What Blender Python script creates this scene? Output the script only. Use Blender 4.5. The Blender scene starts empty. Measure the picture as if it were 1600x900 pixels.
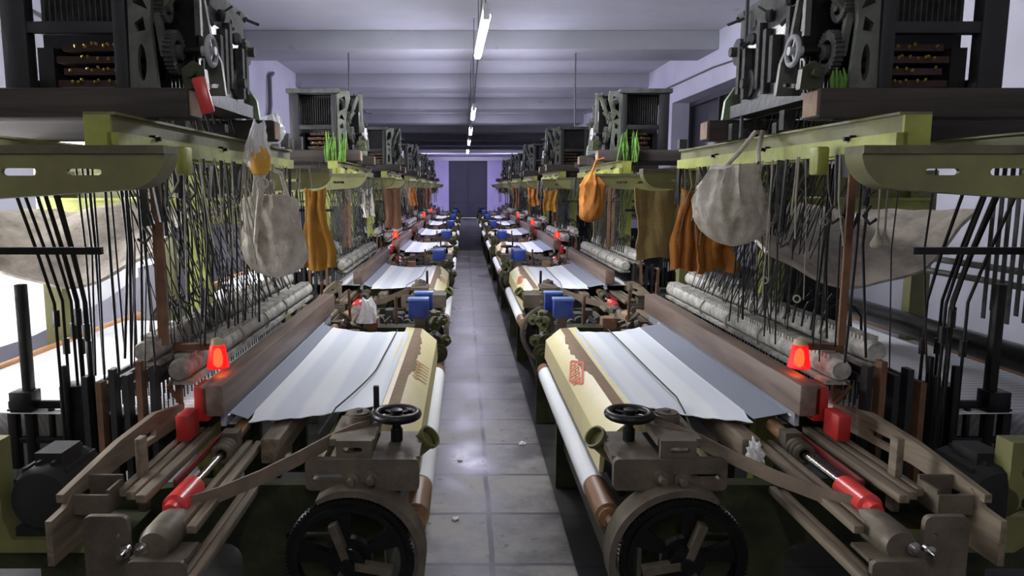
import bpy, bmesh, math, random
from mathutils import Vector, Matrix, noise
random.seed(7)
SC = bpy.context.scene
COL = SC.collection
PI = math.pi
PERIOD = 3.15          # distance from one loom to the next along the aisle
N_UNITS = 7

# ------------------------------------------------------------------ materials
def new_mat(name):
    m = bpy.data.materials.new(name); m.use_nodes = True
    nt = m.node_tree
    b = nt.nodes['Principled BSDF']
    return m, nt, b

def grime(name, col, dirt=(.03, .025, .02), amount=.5, scale=9, rough=.6, metal=0.0, bump=.15, spread=.18, fine=40):
    m, nt, b = new_mat(name)
    N, L = nt.nodes, nt.links
    tc = N.new('ShaderNodeTexCoord')
    n1 = N.new('ShaderNodeTexNoise'); n1.inputs['Scale'].default_value = scale; n1.inputs['Detail'].default_value = 6
    n1.inputs['Roughness'].default_value = .65
    L.new(tc.outputs['Object'], n1.inputs['Vector'])
    r = N.new('ShaderNodeValToRGB')
    r.color_ramp.elements[0].position = .5 - spread; r.color_ramp.elements[1].position = .5 + spread
    L.new(n1.outputs['Fac'], r.inputs['Fac'])
    mx = N.new('ShaderNodeMix'); mx.data_type = 'RGBA'
    mx.inputs['A'].default_value = (*[c * (1 - amount) + d * amount for c, d in zip(col, dirt)], 1)
    mx.inputs['B'].default_value = (*col, 1)
    L.new(r.outputs['Color'], mx.inputs['Factor'])
    L.new(mx.outputs['Result'], b.inputs['Base Color'])
    b.inputs['Roughness'].default_value = rough; b.inputs['Metallic'].default_value = metal
    if bump:
        n2 = N.new('ShaderNodeTexNoise'); n2.inputs['Scale'].default_value = fine; n2.inputs['Detail'].default_value = 4
        L.new(tc.outputs['Object'], n2.inputs['Vector'])
        bp = N.new('ShaderNodeBump'); bp.inputs['Strength'].default_value = bump; bp.inputs['Distance'].default_value = .01
        L.new(n2.outputs['Fac'], bp.inputs['Height']); L.new(bp.outputs['Normal'], b.inputs['Normal'])
    return m

def striped(name, c1, c2, axis, scale, rough=.85, distort=1.0, w=(.4, .6)):
    """bands running along one axis: threads, reeds, woven stripes"""
    m, nt, b = new_mat(name)
    N, L = nt.nodes, nt.links
    tc = N.new('ShaderNodeTexCoord')
    wv = N.new('ShaderNodeTexWave'); wv.bands_direction = axis
    wv.inputs['Scale'].default_value = scale; wv.inputs['Distortion'].default_value = distort
    wv.inputs['Detail'].default_value = 2; wv.inputs['Detail Scale'].default_value = 1.5
    L.new(tc.outputs['Object'], wv.inputs['Vector'])
    r = N.new('ShaderNodeValToRGB')
    r.color_ramp.elements[0].position = w[0]; r.color_ramp.elements[1].position = w[1]
    r.color_ramp.elements[0].color = (*c1, 1); r.color_ramp.elements[1].color = (*c2, 1)
    L.new(wv.outputs['Fac'], r.inputs['Fac']); L.new(r.outputs['Color'], b.inputs['Base Color'])
    b.inputs['Roughness'].default_value = rough
    return m

def wood(name, c1, c2, axis='Y', rough=.6):
    m, nt, b = new_mat(name)
    N, L = nt.nodes, nt.links
    tc = N.new('ShaderNodeTexCoord'); mp = N.new('ShaderNodeMapping')
    sc = {'X': (2, 28, 28), 'Y': (28, 2, 28), 'Z': (28, 28, 2)}[axis]
    mp.inputs['Scale'].default_value = sc
    L.new(tc.outputs['Object'], mp.inputs['Vector'])
    n = N.new('ShaderNodeTexNoise'); n.inputs['Scale'].default_value = 1.3; n.inputs['Detail'].default_value = 7
    n.inputs['Distortion'].default_value = .6
    L.new(mp.outputs['Vector'], n.inputs['Vector'])
    r = N.new('ShaderNodeValToRGB'); r.color_ramp.elements[0].position = .3; r.color_ramp.elements[1].position = .7
    r.color_ramp.elements[0].color = (*c1, 1); r.color_ramp.elements[1].color = (*c2, 1)
    L.new(n.outputs['Fac'], r.inputs['Fac']); L.new(r.outputs['Color'], b.inputs['Base Color'])
    bp = N.new('ShaderNodeBump'); bp.inputs['Strength'].default_value = .25; bp.inputs['Distance'].default_value = .004
    L.new(n.outputs['Fac'], bp.inputs['Height']); L.new(bp.outputs['Normal'], b.inputs['Normal'])
    b.inputs['Roughness'].default_value = rough
    return m

def emit(name, col, strength):
    m, nt, b = new_mat(name)
    b.inputs['Base Color'].default_value = (*col, 1)
    b.inputs['Emission Color'].default_value = (*col, 1)
    b.inputs['Emission Strength'].default_value = strength
    return m

M = {}
M['green'] = grime('olive_green_paint', (.20, .20, .065), (.06, .05, .03), .75, 5, .5, .1, .1, .25)
M['green_lit'] = grime('lime_green_paint', (.37, .40, .075), (.10, .10, .03), .65, 6, .5, .1, .1)  # lit copy of the green paint, light put into the colour
M['green_dark'] = grime('oily_green_paint', (.055, .06, .02), (.008, .008, .006), .85, 6, .45, .2, .2, .15)  # grimy green, darkened further for the black shade under the looms
M['cream'] = grime('cream_enamel', (.80, .71, .40), (.50, .40, .20), .35, 7, .4, 0, .04, .25)
M['emery'] = grime('worn_brown_emery', (.21, .14, .095), (.33, .24, .14), .5, 30, .9, 0, .3, .2)
M['needle'] = grime('dark_red_brown_board', (.045, .018, .012), (.015, .008, .006), .6, 30, .7, .1, .2)
M['gear'] = grime('dark_dusty_gear', (.085, .085, .08), (.02, .02, .02), .7, 20, .6, .3, .3)
M['sley'] = wood('sley_brown_wood', (.11, .072, .056), (.205, .145, .115), 'Y', .45)
M['slat'] = wood('dusty_wood', (.085, .064, .045), (.225, .175, .12), 'Y', .7)
M['plank'] = wood('old_dark_plank', (.016, .013, .011), (.048, .036, .030), 'X', .8)
M['plank_end'] = grime('pale_end_grain', (.34, .23, .16), (.12, .09, .07), .7, 20, .85)
M['rust'] = grime('rusty_strap', (.20, .10, .05), (.05, .03, .022), .7, 14, .8, .2, .3)
M['dirtmetal'] = grime('dusty_brown_metal', (.155, .125, .092), (.035, .028, .02), .7, 12, .55, .35, .2)
M['castgrey'] = grime('grey_green_casting', (.14, .15, .12), (.022, .025, .02), .8, 10, .5, .2, .25, .2)
M['green_oily'] = grime('oil_caked_green', (.13, .13, .05), (.02, .018, .012), .8, 18, .5, .2, .3)
M['lip'] = grime('scuffed_green_lip', (.12, .115, .06), (.06, .045, .035), .8, 14, .6, .2, .25)
M['iron'] = grime('black_oily_iron', (.013, .012, .012), (.004, .004, .004), .6, 12, .38, .5, .2)
M['darkframe'] = grime('charcoal_frame', (.02, .019, .021), (.009, .009, .01), .6, 9, .55, .2, .15)
M['dust'] = grime('dusty_grey_mechanism', (.075, .073, .073), (.013, .013, .014), .75, 25, .8, .1, .4, .15)
M['steel'] = grime('polished_steel', (.62, .60, .57), (.3, .27, .23), .4, 10, .22, 1.0, .03)
M['brass'] = grime('brass', (.62, .43, .12), (.18, .11, .03), .6, 40, .35, .8, 0)
M['clothwhite'] = striped('white_woven_cloth', (.69, .725, .80), (.82, .84, .88), 'X', 1.9, .85, .2, (.3, .7))
M['rollwhite'] = grime('white_cloth_roll', (.90, .91, .93), (.74, .75, .79), .4, 3, .8, 0, .05)
M['warp'] = striped('grey_warp_threads', (.10, .105, .13), (.40, .42, .49), 'Y', 38, .7, .6)
M['warpdark'] = striped('blue_grey_warp_shed', (.15, .16, .21), (.29, .31, .38), 'Y', 45, .7, .6)  # blue-grey carries the shadow of the reed on the warp
M['warpwhite'] = striped('white_warp_sheet', (.66, .66, .69), (.84, .84, .87), 'Y', 9, .75, .5)
M['core'] = wood('roll_core_wood', (.16, .08, .045), (.35, .20, .11), 'Y', .45)
M['orange_wood'] = wood('orange_wooden_roller', (.45, .20, .08), (.66, .34, .15), 'Y', .5)
M['beamgrey'] = grime('dust_covered_comber', (.46, .44, .40), (.12, .115, .10), .7, 22, .9, 0, .4, .12)
M['red_dark'] = grime('dark_red_rail', (.16, .015, .012), (.05, .01, .01), .6, 9, .45, 0, .05)
M['palecast'] = grime('pale_green_casting', (.30, .40, .24), (.06, .08, .05), .7, 12, .5, .1, .2)
M['red'] = grime('red_paint', (.50, .022, .018), (.12, .01, .01), .6, 9, .4, 0, .05)
M['red_plastic'] = grime('red_plastic', (.62, .04, .035), (.36, .03, .03), .5, 9, .3, 0, 0)
M['redink'] = grime('red_lettering', (.66, .10, .05), (.7, .4, .2), .4, 60, .6, 0, 0)
M['brownink'] = grime('faded_brown_lettering', (.50, .27, .10), (.7, .5, .25), .5, 60, .6, 0, 0)
M['blue'] = grime('blue_plastic', (.016, .05, .30), (.008, .02, .13), .5, 8, .35, 0, .02)
M['bluelid'] = grime('pale_blue_plastic', (.16, .26, .58), (.08, .12, .35), .5, 8, .4, 0, .02)
M['rubber'] = grime('black_rubber', (.009, .009, .009), (.004, .004, .004), .5, 20, .9, 0, .1)
M['leather'] = grime('dusty_leather_strap', (.17, .125, .09), (.07, .05, .035), .6, 15, .7, 0, .15)
M['cord'] = grime('black_cord', (.03, .028, .025), (.08, .07, .06), .5, 30, .8, 0, 0)
M['thread'] = grime('dark_harness_thread', (.04, .042, .038), (.02, .02, .018), .6, 14, .9, 0, 0)
M['palethread'] = grime('pale_string', (.34, .31, .24), (.10, .09, .07), .6, 14, .9, 0, 0)
M['greenyarn'] = grime('bright_green_yarn', (.15, .34, .04), (.015, .03, .01), .85, 18, .8, 0, 0)
M['orange_cloth'] = grime('stained_orange_cloth', (.46, .165, .018), (.17, .065, .014), .7, 7, .9, 0, .3, .2, 120)
M['mustard_cloth'] = grime('dirty_mustard_cloth', (.46, .22, .025), (.20, .085, .016), .7, 6, .9, 0, .3, .2, 120)
M['olive_cloth'] = grime('soiled_olive_cloth', (.255, .18, .06), (.12, .085, .03), .7, 6, .9, 0, .3, .2, 120)
M['white_bag'] = grime('grubby_white_cloth', (.74, .69, .60), (.20, .155, .10), .85, 9, .8, 0, .3, .2, 100)
M['canvas'] = grime('mottled_grey_canvas', (.60, .52, .44), (.15, .12, .095), .75, 9, .6, 0, .4, .16, 60)
M['yellow_stuff'] = grime('yellow_contents', (.75, .42, .06), (.5, .25, .03), .5, 20, .7)
M['lint'] = grime('white_lint', (.72, .71, .70), (.4, .4, .4), .5, 40, .95, 0, .4)
M['pipe'] = grime('grey_conduit', (.10, .10, .11), (.04, .04, .045), .5, 10, .6)
M['tube_body'] = grime('lamp_batten', (.40, .40, .42), (.2, .2, .2), .4, 10, .5)
M['tube'] = emit('lit_tube', (.95, .97, 1.0), 230)
M['tube_far'] = emit('lit_tube_violet', (.78, .76, 1.0), 215)
M['tube_near'] = emit('lit_tube_by_camera', (1.0, .97, .92), 130)
M['tube_end'] = emit('lit_tube_far_wall', (.78, .74, 1.0), 700)
M['lamp_red'] = emit('glowing_red_lens', (.9, .008, .012), .55)
M['lamp_red'].node_tree.nodes['Principled BSDF'].inputs['Alpha'].default_value = .72
M['lamp_cap'] = grime('pale_lamp_cap', (.55, .50, .30), (.3, .25, .12), .5, 30, .4)
M['lamp_core'] = emit('glowing_bulb', (1.0, .30, .06), 7)
# thin clear plastic
m, nt, b = new_mat('thin_clear_plastic')
b.inputs['Base Color'].default_value = (.9, .9, .92, 1); b.inputs['Roughness'].default_value = .25
b.inputs['Alpha'].default_value = .68
M['plastic'] = m
# thin cotton that lets daylight through
m, nt, b = new_mat('thin_white_cotton')
b.inputs['Base Color'].default_value = (.80, .80, .82, 1); b.inputs['Roughness'].default_value = .9
tl = nt.nodes.new('ShaderNodeBsdfTranslucent'); tl.inputs['Color'].default_value = (.85, .85, .86, 1)
ms = nt.nodes.new('ShaderNodeMixShader'); ms.inputs[0].default_value = .55
nt.links.new(b.outputs[0], ms.inputs[1]); nt.links.new(tl.outputs[0], ms.inputs[2])
nt.links.new(ms.outputs[0], nt.nodes['Material Output'].inputs['Surface'])
M['thin_cotton'] = m

def wall_mat(name, col, stain, amount=.5):
    m, nt, b = new_mat(name)
    N, L = nt.nodes, nt.links
    tc = N.new('ShaderNodeTexCoord')
    n1 = N.new('ShaderNodeTexNoise'); n1.inputs['Scale'].default_value = 1.1; n1.inputs['Detail'].default_value = 8
    L.new(tc.outputs['Object'], n1.inputs['Vector'])
    n2 = N.new('ShaderNodeTexNoise'); n2.inputs['Scale'].default_value = 5.5; n2.inputs['Detail'].default_value = 5
    L.new(tc.outputs['Object'], n2.inputs['Vector'])
    r1 = N.new('ShaderNodeValToRGB'); r1.color_ramp.elements[0].position = .35; r1.color_ramp.elements[1].position = .6
    L.new(n1.outputs['Fac'], r1.inputs['Fac'])
    r2 = N.new('ShaderNodeValToRGB'); r2.color_ramp.elements[0].position = .66; r2.color_ramp.elements[1].position = .74
    L.new(n2.outputs['Fac'], r2.inputs['Fac'])
    mx = N.new('ShaderNodeMix'); mx.data_type = 'RGBA'
    mx.inputs['A'].default_value = (*[c * .86 for c in col], 1); mx.inputs['B'].default_value = (*col, 1)
    L.new(r1.outputs['Color'], mx.inputs['Factor'])
    m2 = N.new('ShaderNodeMix'); m2.data_type = 'RGBA'
    ml = N.new('ShaderNodeMath'); ml.operation = 'MULTIPLY'; ml.inputs[1].default_value = amount
    L.new(r2.outputs['Color'], ml.inputs[0]); L.new(ml.outputs[0], m2.inputs['Factor'])
    L.new(mx.outputs['Result'], m2.inputs['A']); m2.inputs['B'].default_value = (*stain, 1)
    L.new(m2.outputs['Result'], b.inputs['Base Color'])
    b.inputs['Roughness'].default_value = .9
    bp = N.new('ShaderNodeBump'); bp.inputs['Strength'].default_value = .2; bp.inputs['Distance'].default_value = .02
    L.new(n2.outputs['Fac'], bp.inputs['Height']); L.new(bp.outputs['Normal'], b.inputs['Normal'])
    return m
M['wall'] = wall_mat('lavender_limewash', (.46, .455, .53), (.27, .27, .32), .5)
M['ceil'] = wall_mat('ceiling_limewash', (.44, .445, .475), (.2, .2, .23), .55)  # slight lavender of the cool light mixed into the ceiling paint
M['beam'] = wall_mat('beam_limewash', (.41, .415, .44), (.22, .22, .25), .4)
M['farwall'] = wall_mat('violet_limewash', (.40, .36, .60), (.28, .25, .45), .4)  # violet of the far light put into the wall colour
M['door'] = grime('dark_door_paint', (.022, .024, .038), (.015, .015, .03), .5, 3, .6, 0, .1)
M['void'] = grime('dark_glass', (.008, .008, .011), (.02, .02, .025), .5, 3, .25, 0, 0)

def floor_mat(name, tile, joint, gloss):
    m, nt, b = new_mat(name)
    N, L = nt.nodes, nt.links
    tc = N.new('ShaderNodeTexCoord')
    nz = N.new('ShaderNodeTexNoise'); nz.inputs['Scale'].default_value = 3; nz.inputs['Detail'].default_value = 3
    L.new(tc.outputs['Object'], nz.inputs['Vector'])
    wob = N.new('ShaderNodeVectorMath'); wob.operation = 'SCALE'; wob.inputs['Scale'].default_value = .03
    L.new(nz.outputs['Color'], wob.inputs[0])
    ad = N.new('ShaderNodeVectorMath'); ad.operation = 'ADD'
    L.new(tc.outputs['Object'], ad.inputs[0]); L.new(wob.outputs[0], ad.inputs[1])
    br = N.new('ShaderNodeTexBrick'); br.offset = 0.0; br.squash = 1.0
    br.inputs['Scale'].default_value = 1; br.inputs['Brick Width'].default_value = .56; br.inputs['Row Height'].default_value = .53
    br.inputs['Mortar Size'].default_value = .016; br.inputs['Mortar Smooth'].default_value = .35
    br.inputs['Color1'].default_value = (*tile, 1); br.inputs['Color2'].default_value = (*[c * .72 for c in tile], 1)
    br.inputs['Mortar'].default_value = (*joint, 1)
    L.new(ad.outputs[0], br.inputs['Vector'])
    n1 = N.new('ShaderNodeTexNoise'); n1.inputs['Scale'].default_value = 1.9; n1.inputs['Detail'].default_value = 9; n1.inputs['Roughness'].default_value = .7
    L.new(tc.outputs['Object'], n1.inputs['Vector'])
    r1 = N.new('ShaderNodeValToRGB'); r1.color_ramp.elements[0].position = .44; r1.color_ramp.elements[1].position = .60
    r1.color_ramp.elements[0].color = (.22, .21, .21, 1); r1.color_ramp.elements[1].color = (1, 1, 1, 1)
    L.new(n1.outputs['Fac'], r1.inputs['Fac'])
    mx = N.new('ShaderNodeMix'); mx.data_type = 'RGBA'; mx.blend_type = 'MULTIPLY'; mx.inputs['Factor'].default_value = .85
    L.new(br.outputs['Color'], mx.inputs['A']); L.new(r1.outputs['Color'], mx.inputs['B'])
    # small dark spatters
    n3 = N.new('ShaderNodeTexNoise'); n3.inputs['Scale'].default_value = 13; n3.inputs['Detail'].default_value = 3
    L.new(tc.outputs['Object'], n3.inputs['Vector'])
    r3 = N.new('ShaderNodeValToRGB'); r3.color_ramp.elements[0].position = .64; r3.color_ramp.elements[1].position = .72
    L.new(n3.outputs['Fac'], r3.inputs['Fac'])
    m3 = N.new('ShaderNodeMix'); m3.data_type = 'RGBA'
    L.new(r3.outputs['Color'], m3.inputs['Factor']); L.new(mx.outputs['Result'], m3.inputs['A'])
    m3.inputs['B'].default_value = (.045, .042, .045, 1)
    L.new(m3.outputs['Result'], b.inputs['Base Color'])
    r2 = N.new('ShaderNodeMapRange'); r2.inputs['From Min'].default_value = .35; r2.inputs['From Max'].default_value = .65
    r2.inputs['To Min'].default_value = gloss; r2.inputs['To Max'].default_value = gloss + .3
    L.new(n1.outputs['Fac'], r2.inputs['Value']); L.new(r2.outputs['Result'], b.inputs['Roughness'])
    bp = N.new('ShaderNodeBump'); bp.inputs['Strength'].default_value = .22; bp.inputs['Distance'].default_value = .006
    L.new(n1.outputs['Fac'], bp.inputs['Height']); L.new(bp.outputs['Normal'], b.inputs['Normal'])
    return m
M['floor'] = floor_mat('worn_stone_slabs', (.235, .218, .19), (.05, .048, .045), .27)
M['floor_dark'] = floor_mat('dark_stone_slabs', (.045, .045, .055), (.03, .03, .035), .4)  # unlit end of the aisle, its darkness put into the slab colour
M['floor_side'] = floor_mat('oil_stained_slabs', (.055, .053, .05), (.025, .025, .025), .45)  # shade below the looms put into a near-black slab colour

# ------------------------------------------------------------------ mesh building
class MB:
    def __init__(self, s=1, k=1.0, du=0.0, dz=0.0):
        self.s = s; self.v = []; self.f = []; self.k = k; self.du = du; self.dz = dz
    def add(self, vs, fs):
        o = len(self.v)
        self.v += [(self.s * (self.k * p[0] + self.du), self.k * p[1], self.k * p[2] + self.dz) for p in vs]
        self.f += [tuple(i + o for i in f) for f in fs]
        return self
    def box(self, x0, x1, y0, y1, z0, z1):
        vs = [(x0, y0, z0), (x1, y0, z0), (x1, y1, z0), (x0, y1, z0), (x0, y0, z1), (x1, y0, z1), (x1, y1, z1), (x0, y1, z1)]
        return self.add(vs, [(0, 3, 2, 1), (4, 5, 6, 7), (0, 1, 5, 4), (1, 2, 6, 5), (2, 3, 7, 6), (3, 0, 4, 7)])
    def bar(self, p, q, w, h, up=(0, 0, 1)):
        p, q = Vector(p), Vector(q); d = (q - p).normalized(); up = Vector(up)
        a = d.cross(up)
        if a.length < 1e-4: a = d.cross(Vector((0, 1, 0)))
        a.normalize(); b = a.cross(d).normalized()
        vs = []
        for c in (p, q):
            for i, j in ((-1, -1), (1, -1), (1, 1), (-1, 1)):
                vs.append(c + a * (i * w / 2) + b * (j * h / 2))
        return self.add(vs, [(0, 1, 2, 3), (7, 6, 5, 4), (0, 4, 5, 1), (1, 5, 6, 2), (2, 6, 7, 3), (3, 7, 4, 0)])
    def tube(self, pts, r, n=8, cap=True):
        pts = [Vector(p) for p in pts]
        rs = r if isinstance(r, (list, tuple)) else [r] * len(pts)
        vs, fs = [], []
        pa = None
        for i, p in enumerate(pts):
            d = (pts[min(i + 1, len(pts) - 1)] - pts[max(i - 1, 0)]).normalized()
            if pa is None:
                a = d.cross(Vector((0, 0, 1)))
                if a.length < .1: a = d.cross(Vector((0, 1, 0)))
            else:
                a = pa - d * pa.dot(d)
            a.normalize(); pa = a; b = d.cross(a)
            for k in range(n):
                t = 2 * PI * k / n
                vs.append(p + (a * math.cos(t) + b * math.sin(t)) * rs[i])
        for i in range(len(pts) - 1):
            for k in range(n):
                k2 = (k + 1) % n
                fs.append((i * n + k, i * n + k2, (i + 1) * n + k2, (i + 1) * n + k))
        if cap:
            fs.append(tuple(range(n - 1, -1, -1))); e = (len(pts) - 1) * n
            fs.append(tuple(range(e, e + n)))
        return self.add(vs, fs)
    def cyl(self, p, q, r, n=16):
        return self.tube([p, q], r, n)
    def lathe(self, prof, o, ax, n=24, close=True):
        """prof = [(radius, distance along axis)], axis 'X','Y','Z' or a vector"""
        A = Vector({'X': (1, 0, 0), 'Y': (0, 1, 0), 'Z': (0, 0, 1)}.get(ax, ax) if isinstance(ax, str) else ax).normalized()
        a = A.cross(Vector((0, 0, 1)))
        if a.length < .1: a = Vector((1, 0, 0))
        a.normalize(); b = A.cross(a); o = Vector(o)
        vs, fs = [], []
        for r, t in prof:
            for k in range(n):
                w = 2 * PI * k / n
                vs.append(o + A * t + (a * math.cos(w) + b * math.sin(w)) * r)
        m = len(prof)
        rng = range(m if close == 'loop' else m - 1)
        for i in rng:
            j = (i + 1) % m
            for k in range(n):
                k2 = (k + 1) % n
                fs.append((i * n + k, i * n + k2, j * n + k2, j * n + k))
        if close is True:
            fs.append(tuple(range(n - 1, -1, -1))); fs.append(tuple(range((m - 1) * n, m * n)))
        return self.add(vs, fs)
    def torus(self, o, ax, R, r, n=28, k=8):
        prof = [(R + r * math.cos(2 * PI * i / k), r * math.sin(2 * PI * i / k)) for i in range(k)]
        return self.lathe(prof, o, ax, n, 'loop')
    def prism(self, poly, frame, c0, c1):
        n = len(poly)
        vs = [frame(a, b, c0) for a, b in poly] + [frame(a, b, c1) for a, b in poly]
        fs = [tuple(range(n - 1, -1, -1)), tuple(range(n, 2 * n))]
        fs += [(i, (i + 1) % n, n + (i + 1) % n, n + i) for i in range(n)]
        return self.add(vs, fs)
    def plate(self, outer, holes, frame, c0, c1):
        """flat plate with cut-outs"""
        cu = bpy.data.curves.new('tmp', 'CURVE'); cu.dimensions = '2D'; cu.fill_mode = 'BOTH'; cu.extrude = abs(c1 - c0) / 2
        for loop in [outer] + list(holes):
            sp = cu.splines.new('POLY'); sp.points.add(len(loop) - 1); sp.use_cyclic_u = True
            for i, (a, b) in enumerate(loop): sp.points[i].co = (a, b, 0, 1)
        ob = bpy.data.objects.new('tmp', cu)
        me = ob.to_mesh()
        mid = (c0 + c1) / 2
        self.add([frame(v.co.x, v.co.y, mid + v.co.z) for v in me.vertices], [tuple(p.vertices) for p in me.polygons])
        ob.to_mesh_clear(); bpy.data.objects.remove(ob); bpy.data.curves.remove(cu)
        return self
    def grid(self, fn, nu, nv, thick=0.0, nrm=None):
        """fn(i/nu, j/nv) -> point; thick closes it into a sheet of that thickness"""
        P = [[Vector(fn(i / nu, j / nv)) for j in range(nv + 1)] for i in range(nu + 1)]
        w = nv + 1
        vs = [p for row in P for p in row]
        fs = [(i * w + j, (i + 1) * w + j, (i + 1) * w + j + 1, i * w + j + 1) for i in range(nu) for j in range(nv)]
        if thick:
            nv_ = []
            for i in range(nu + 1):
                for j in range(nv + 1):
                    du = P[min(i + 1, nu)][j] - P[max(i - 1, 0)][j]; dv = P[i][min(j + 1, nv)] - P[i][max(j - 1, 0)]
                    n = du.cross(dv)
                    n = n.normalized() if n.length > 1e-9 else Vector((0, 0, 1))
                    nv_.append(P[i][j] - n * thick)
            o = len(vs); vs += nv_
            fs += [tuple(o + k for k in reversed(f)) for f in fs[:nu * nv]]
            edge = [(i, 0) for i in range(nu + 1)] + [(nu, j) for j in range(1, nv + 1)] + [(i, nv) for i in range(nu - 1, -1, -1)] + [(0, j) for j in range(nv - 1, 0, -1)]
            ids = [i * w + j for i, j in edge]
            for a in range(len(ids)):
                b2 = ids[(a + 1) % len(ids)]
                fs.append((b2, ids[a], o + ids[a], o + b2))
        return self.add(vs, fs)
    def build(self, name, mat, parent=None, bevel=0, smooth=38):
        org = Vector((0, 0, 0))
        p = parent
        while p is not None:
            org += p.location; p = p.parent
        me = bpy.data.meshes.new(name)
        me.from_pydata([Vector(v) - org for v in self.v], [], self.f)
        bm = bmesh.new(); bm.from_mesh(me)
        bmesh.ops.remove_doubles(bm, verts=bm.verts, dist=1e-5)
        bmesh.ops.recalc_face_normals(bm, faces=bm.faces)
        if bevel:
            es = [e for e in bm.edges if len(e.link_faces) == 2 and e.calc_face_angle(0) > .9]
            bmesh.ops.bevel(bm, geom=es, offset=bevel, segments=2, affect='EDGES', profile=.5)
        bm.to_mesh(me); bm.free()
        me.polygons.foreach_set('use_smooth', [True] * len(me.polygons))
        me.set_sharp_from_angle(angle=math.radians(smooth))
        me.materials.append(mat if not isinstance(mat, str) else M[mat])
        o = bpy.data.objects.new(name, me); COL.objects.link(o)
        if parent is not None: o.parent = parent
        return o

def XZ(a, b, c): return (a, c, b)      # plate facing along the aisle
def YZ(a, b, c): return (c, a, b)      # plate facing across the aisle
def XY(a, b, c): return (a, b, c)
def rect(x0, x1, y0, y1): return [(x0, y0), (x1, y0), (x1, y1), (x0, y1)]
def circ(cx, cy, r, n=16, ry=None): return [(cx + r * math.cos(2 * PI * i / n), cy + (ry or r) * math.sin(2 * PI * i / n)) for i in range(n)]
def slot(cx, cy, w, h, n=5):
    r = h / 2; out = []
    for i in range(n + 1):
        t = -PI / 2 + PI * i / n; out.append((cx + w / 2 - r + r * math.cos(t), cy + r * math.sin(t)))
    for i in range(n + 1):
        t = PI / 2 + PI * i / n; out.append((cx - w / 2 + r + r * math.cos(t), cy + r * math.sin(t)))
    return out
def rrect(x0, x1, y0, y1, r, n=4):
    out = []
    for cx, cy, t0 in ((x1 - r, y0 + r, -PI / 2), (x1 - r, y1 - r, 0), (x0 + r, y1 - r, PI / 2), (x0 + r, y0 + r, PI)):
        for i in range(n + 1):
            t = t0 + PI / 2 * i / n; out.append((cx + r * math.cos(t), cy + r * math.sin(t)))
    return out

def tag(o, label=None, cat=None, group=None, kind=None):
    if label: o['label'] = label
    if cat: o['category'] = cat
    if group: o['group'] = group
    if kind: o['kind'] = kind
    return o
def empty(name, loc):
    o = bpy.data.objects.new(name, None); COL.objects.link(o); o.location = loc; o.empty_display_size = .1
    return o
CHILD = {}
def kids(o): return [c for c in COL.objects if c.parent == o]
def copy_tree(o, dy, skip=(), parent=None, table=None):
    if table is None:
        table = {}
        for c in COL.objects:
            if c.parent is not None: table.setdefault(c.parent.name, []).append(c)
    c = o.copy(); COL.objects.link(c)
    if parent is None: c.location = (o.location.x, o.location.y + dy, o.location.z)
    else: c.parent = parent
    for ch in table.get(o.name, []):
        if ch.name.split('.')[0] in skip: continue
        copy_tree(ch, dy, skip, c, table)
    return c
ORD = ['first', 'second', 'third', 'fourth', 'fifth', 'sixth', 'seventh', 'eighth']
SIDE = {1: 'right', -1: 'left'}

# ------------------------------------------------------------------ the room
HALF = 3.02; CEIL = 3.63; YB, YF = -3.0, 42.0
def struct(o, nm=None): o['kind'] = 'structure'; return o
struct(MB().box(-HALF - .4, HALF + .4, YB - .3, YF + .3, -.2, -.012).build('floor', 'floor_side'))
struct(MB().box(-.34, .36, YB, 20.1, -.012, 0).build('trim_1', 'floor'))
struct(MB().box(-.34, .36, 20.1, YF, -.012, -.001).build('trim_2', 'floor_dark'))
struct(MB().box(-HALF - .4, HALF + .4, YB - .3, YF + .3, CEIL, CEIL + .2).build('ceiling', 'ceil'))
k = 3
y = -1.0
while y < YF - 1:
    bm_ = MB().box(-HALF, HALF, y, y + .83, 3.40, CEIL)
    struct(bm_.build('trim_%d' % k, 'beam', None, .012)); k += 1
    y += 3.5
# right wall: recessed dark windows under a lintel; left wall: bright windows
def wall_side(s, openings, name):
    mb = MB(s); y0 = YB
    for a, b_, z0, z1 in openings:
        mb.box(HALF, HALF + .34, y0, a, 0, CEIL)
        mb.box(HALF, HALF + .34, a, b_, 0, z0); mb.box(HALF, HALF + .34, a, b_, z1, CEIL)
        y0 = b_
    mb.box(HALF, HALF + .34, y0, YF, 0, CEIL)
    return struct(mb.build(name, 'wall'))
R_OPEN = [(7.6, 11.5, 1.1, 2.97), (13.2, 17.2, 1.1, 2.97)]
L_OPEN = [(1.2, 3.9, 1.0, 2.3), (5.0, 7.4, 1.0, 2.3)]
wall_side(1, R_OPEN, 'wall_right'); wall_side(-1, L_OPEN, 'wall_left')
wi = 1
for s, ops in ((1, R_OPEN), (-1, L_OPEN)):
    for a, b_, z0, z1 in ops:
        fr = MB(s)
        x0, x1 = HALF + .26, HALF + .30
        fr.box(x0, x1, a, b_, z0, z0 + .06); fr.box(x0, x1, a, b_, z1 - .06, z1)
        n = 3
        for i in range(n + 1):
            yy = a + (b_ - a - .05) * i / n
            fr.box(x0, x1, yy, yy + .05, z0 + .06, z1 - .06)
        f = struct(fr.build('window_%d' % wi, 'darkframe' if s == 1 else 'tube_body')); wi += 1
        if s == 1:
            MB(s).box(x0 + .045, x0 + .052, a, b_, z0, z1).build('pane', 'void', f)
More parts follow.
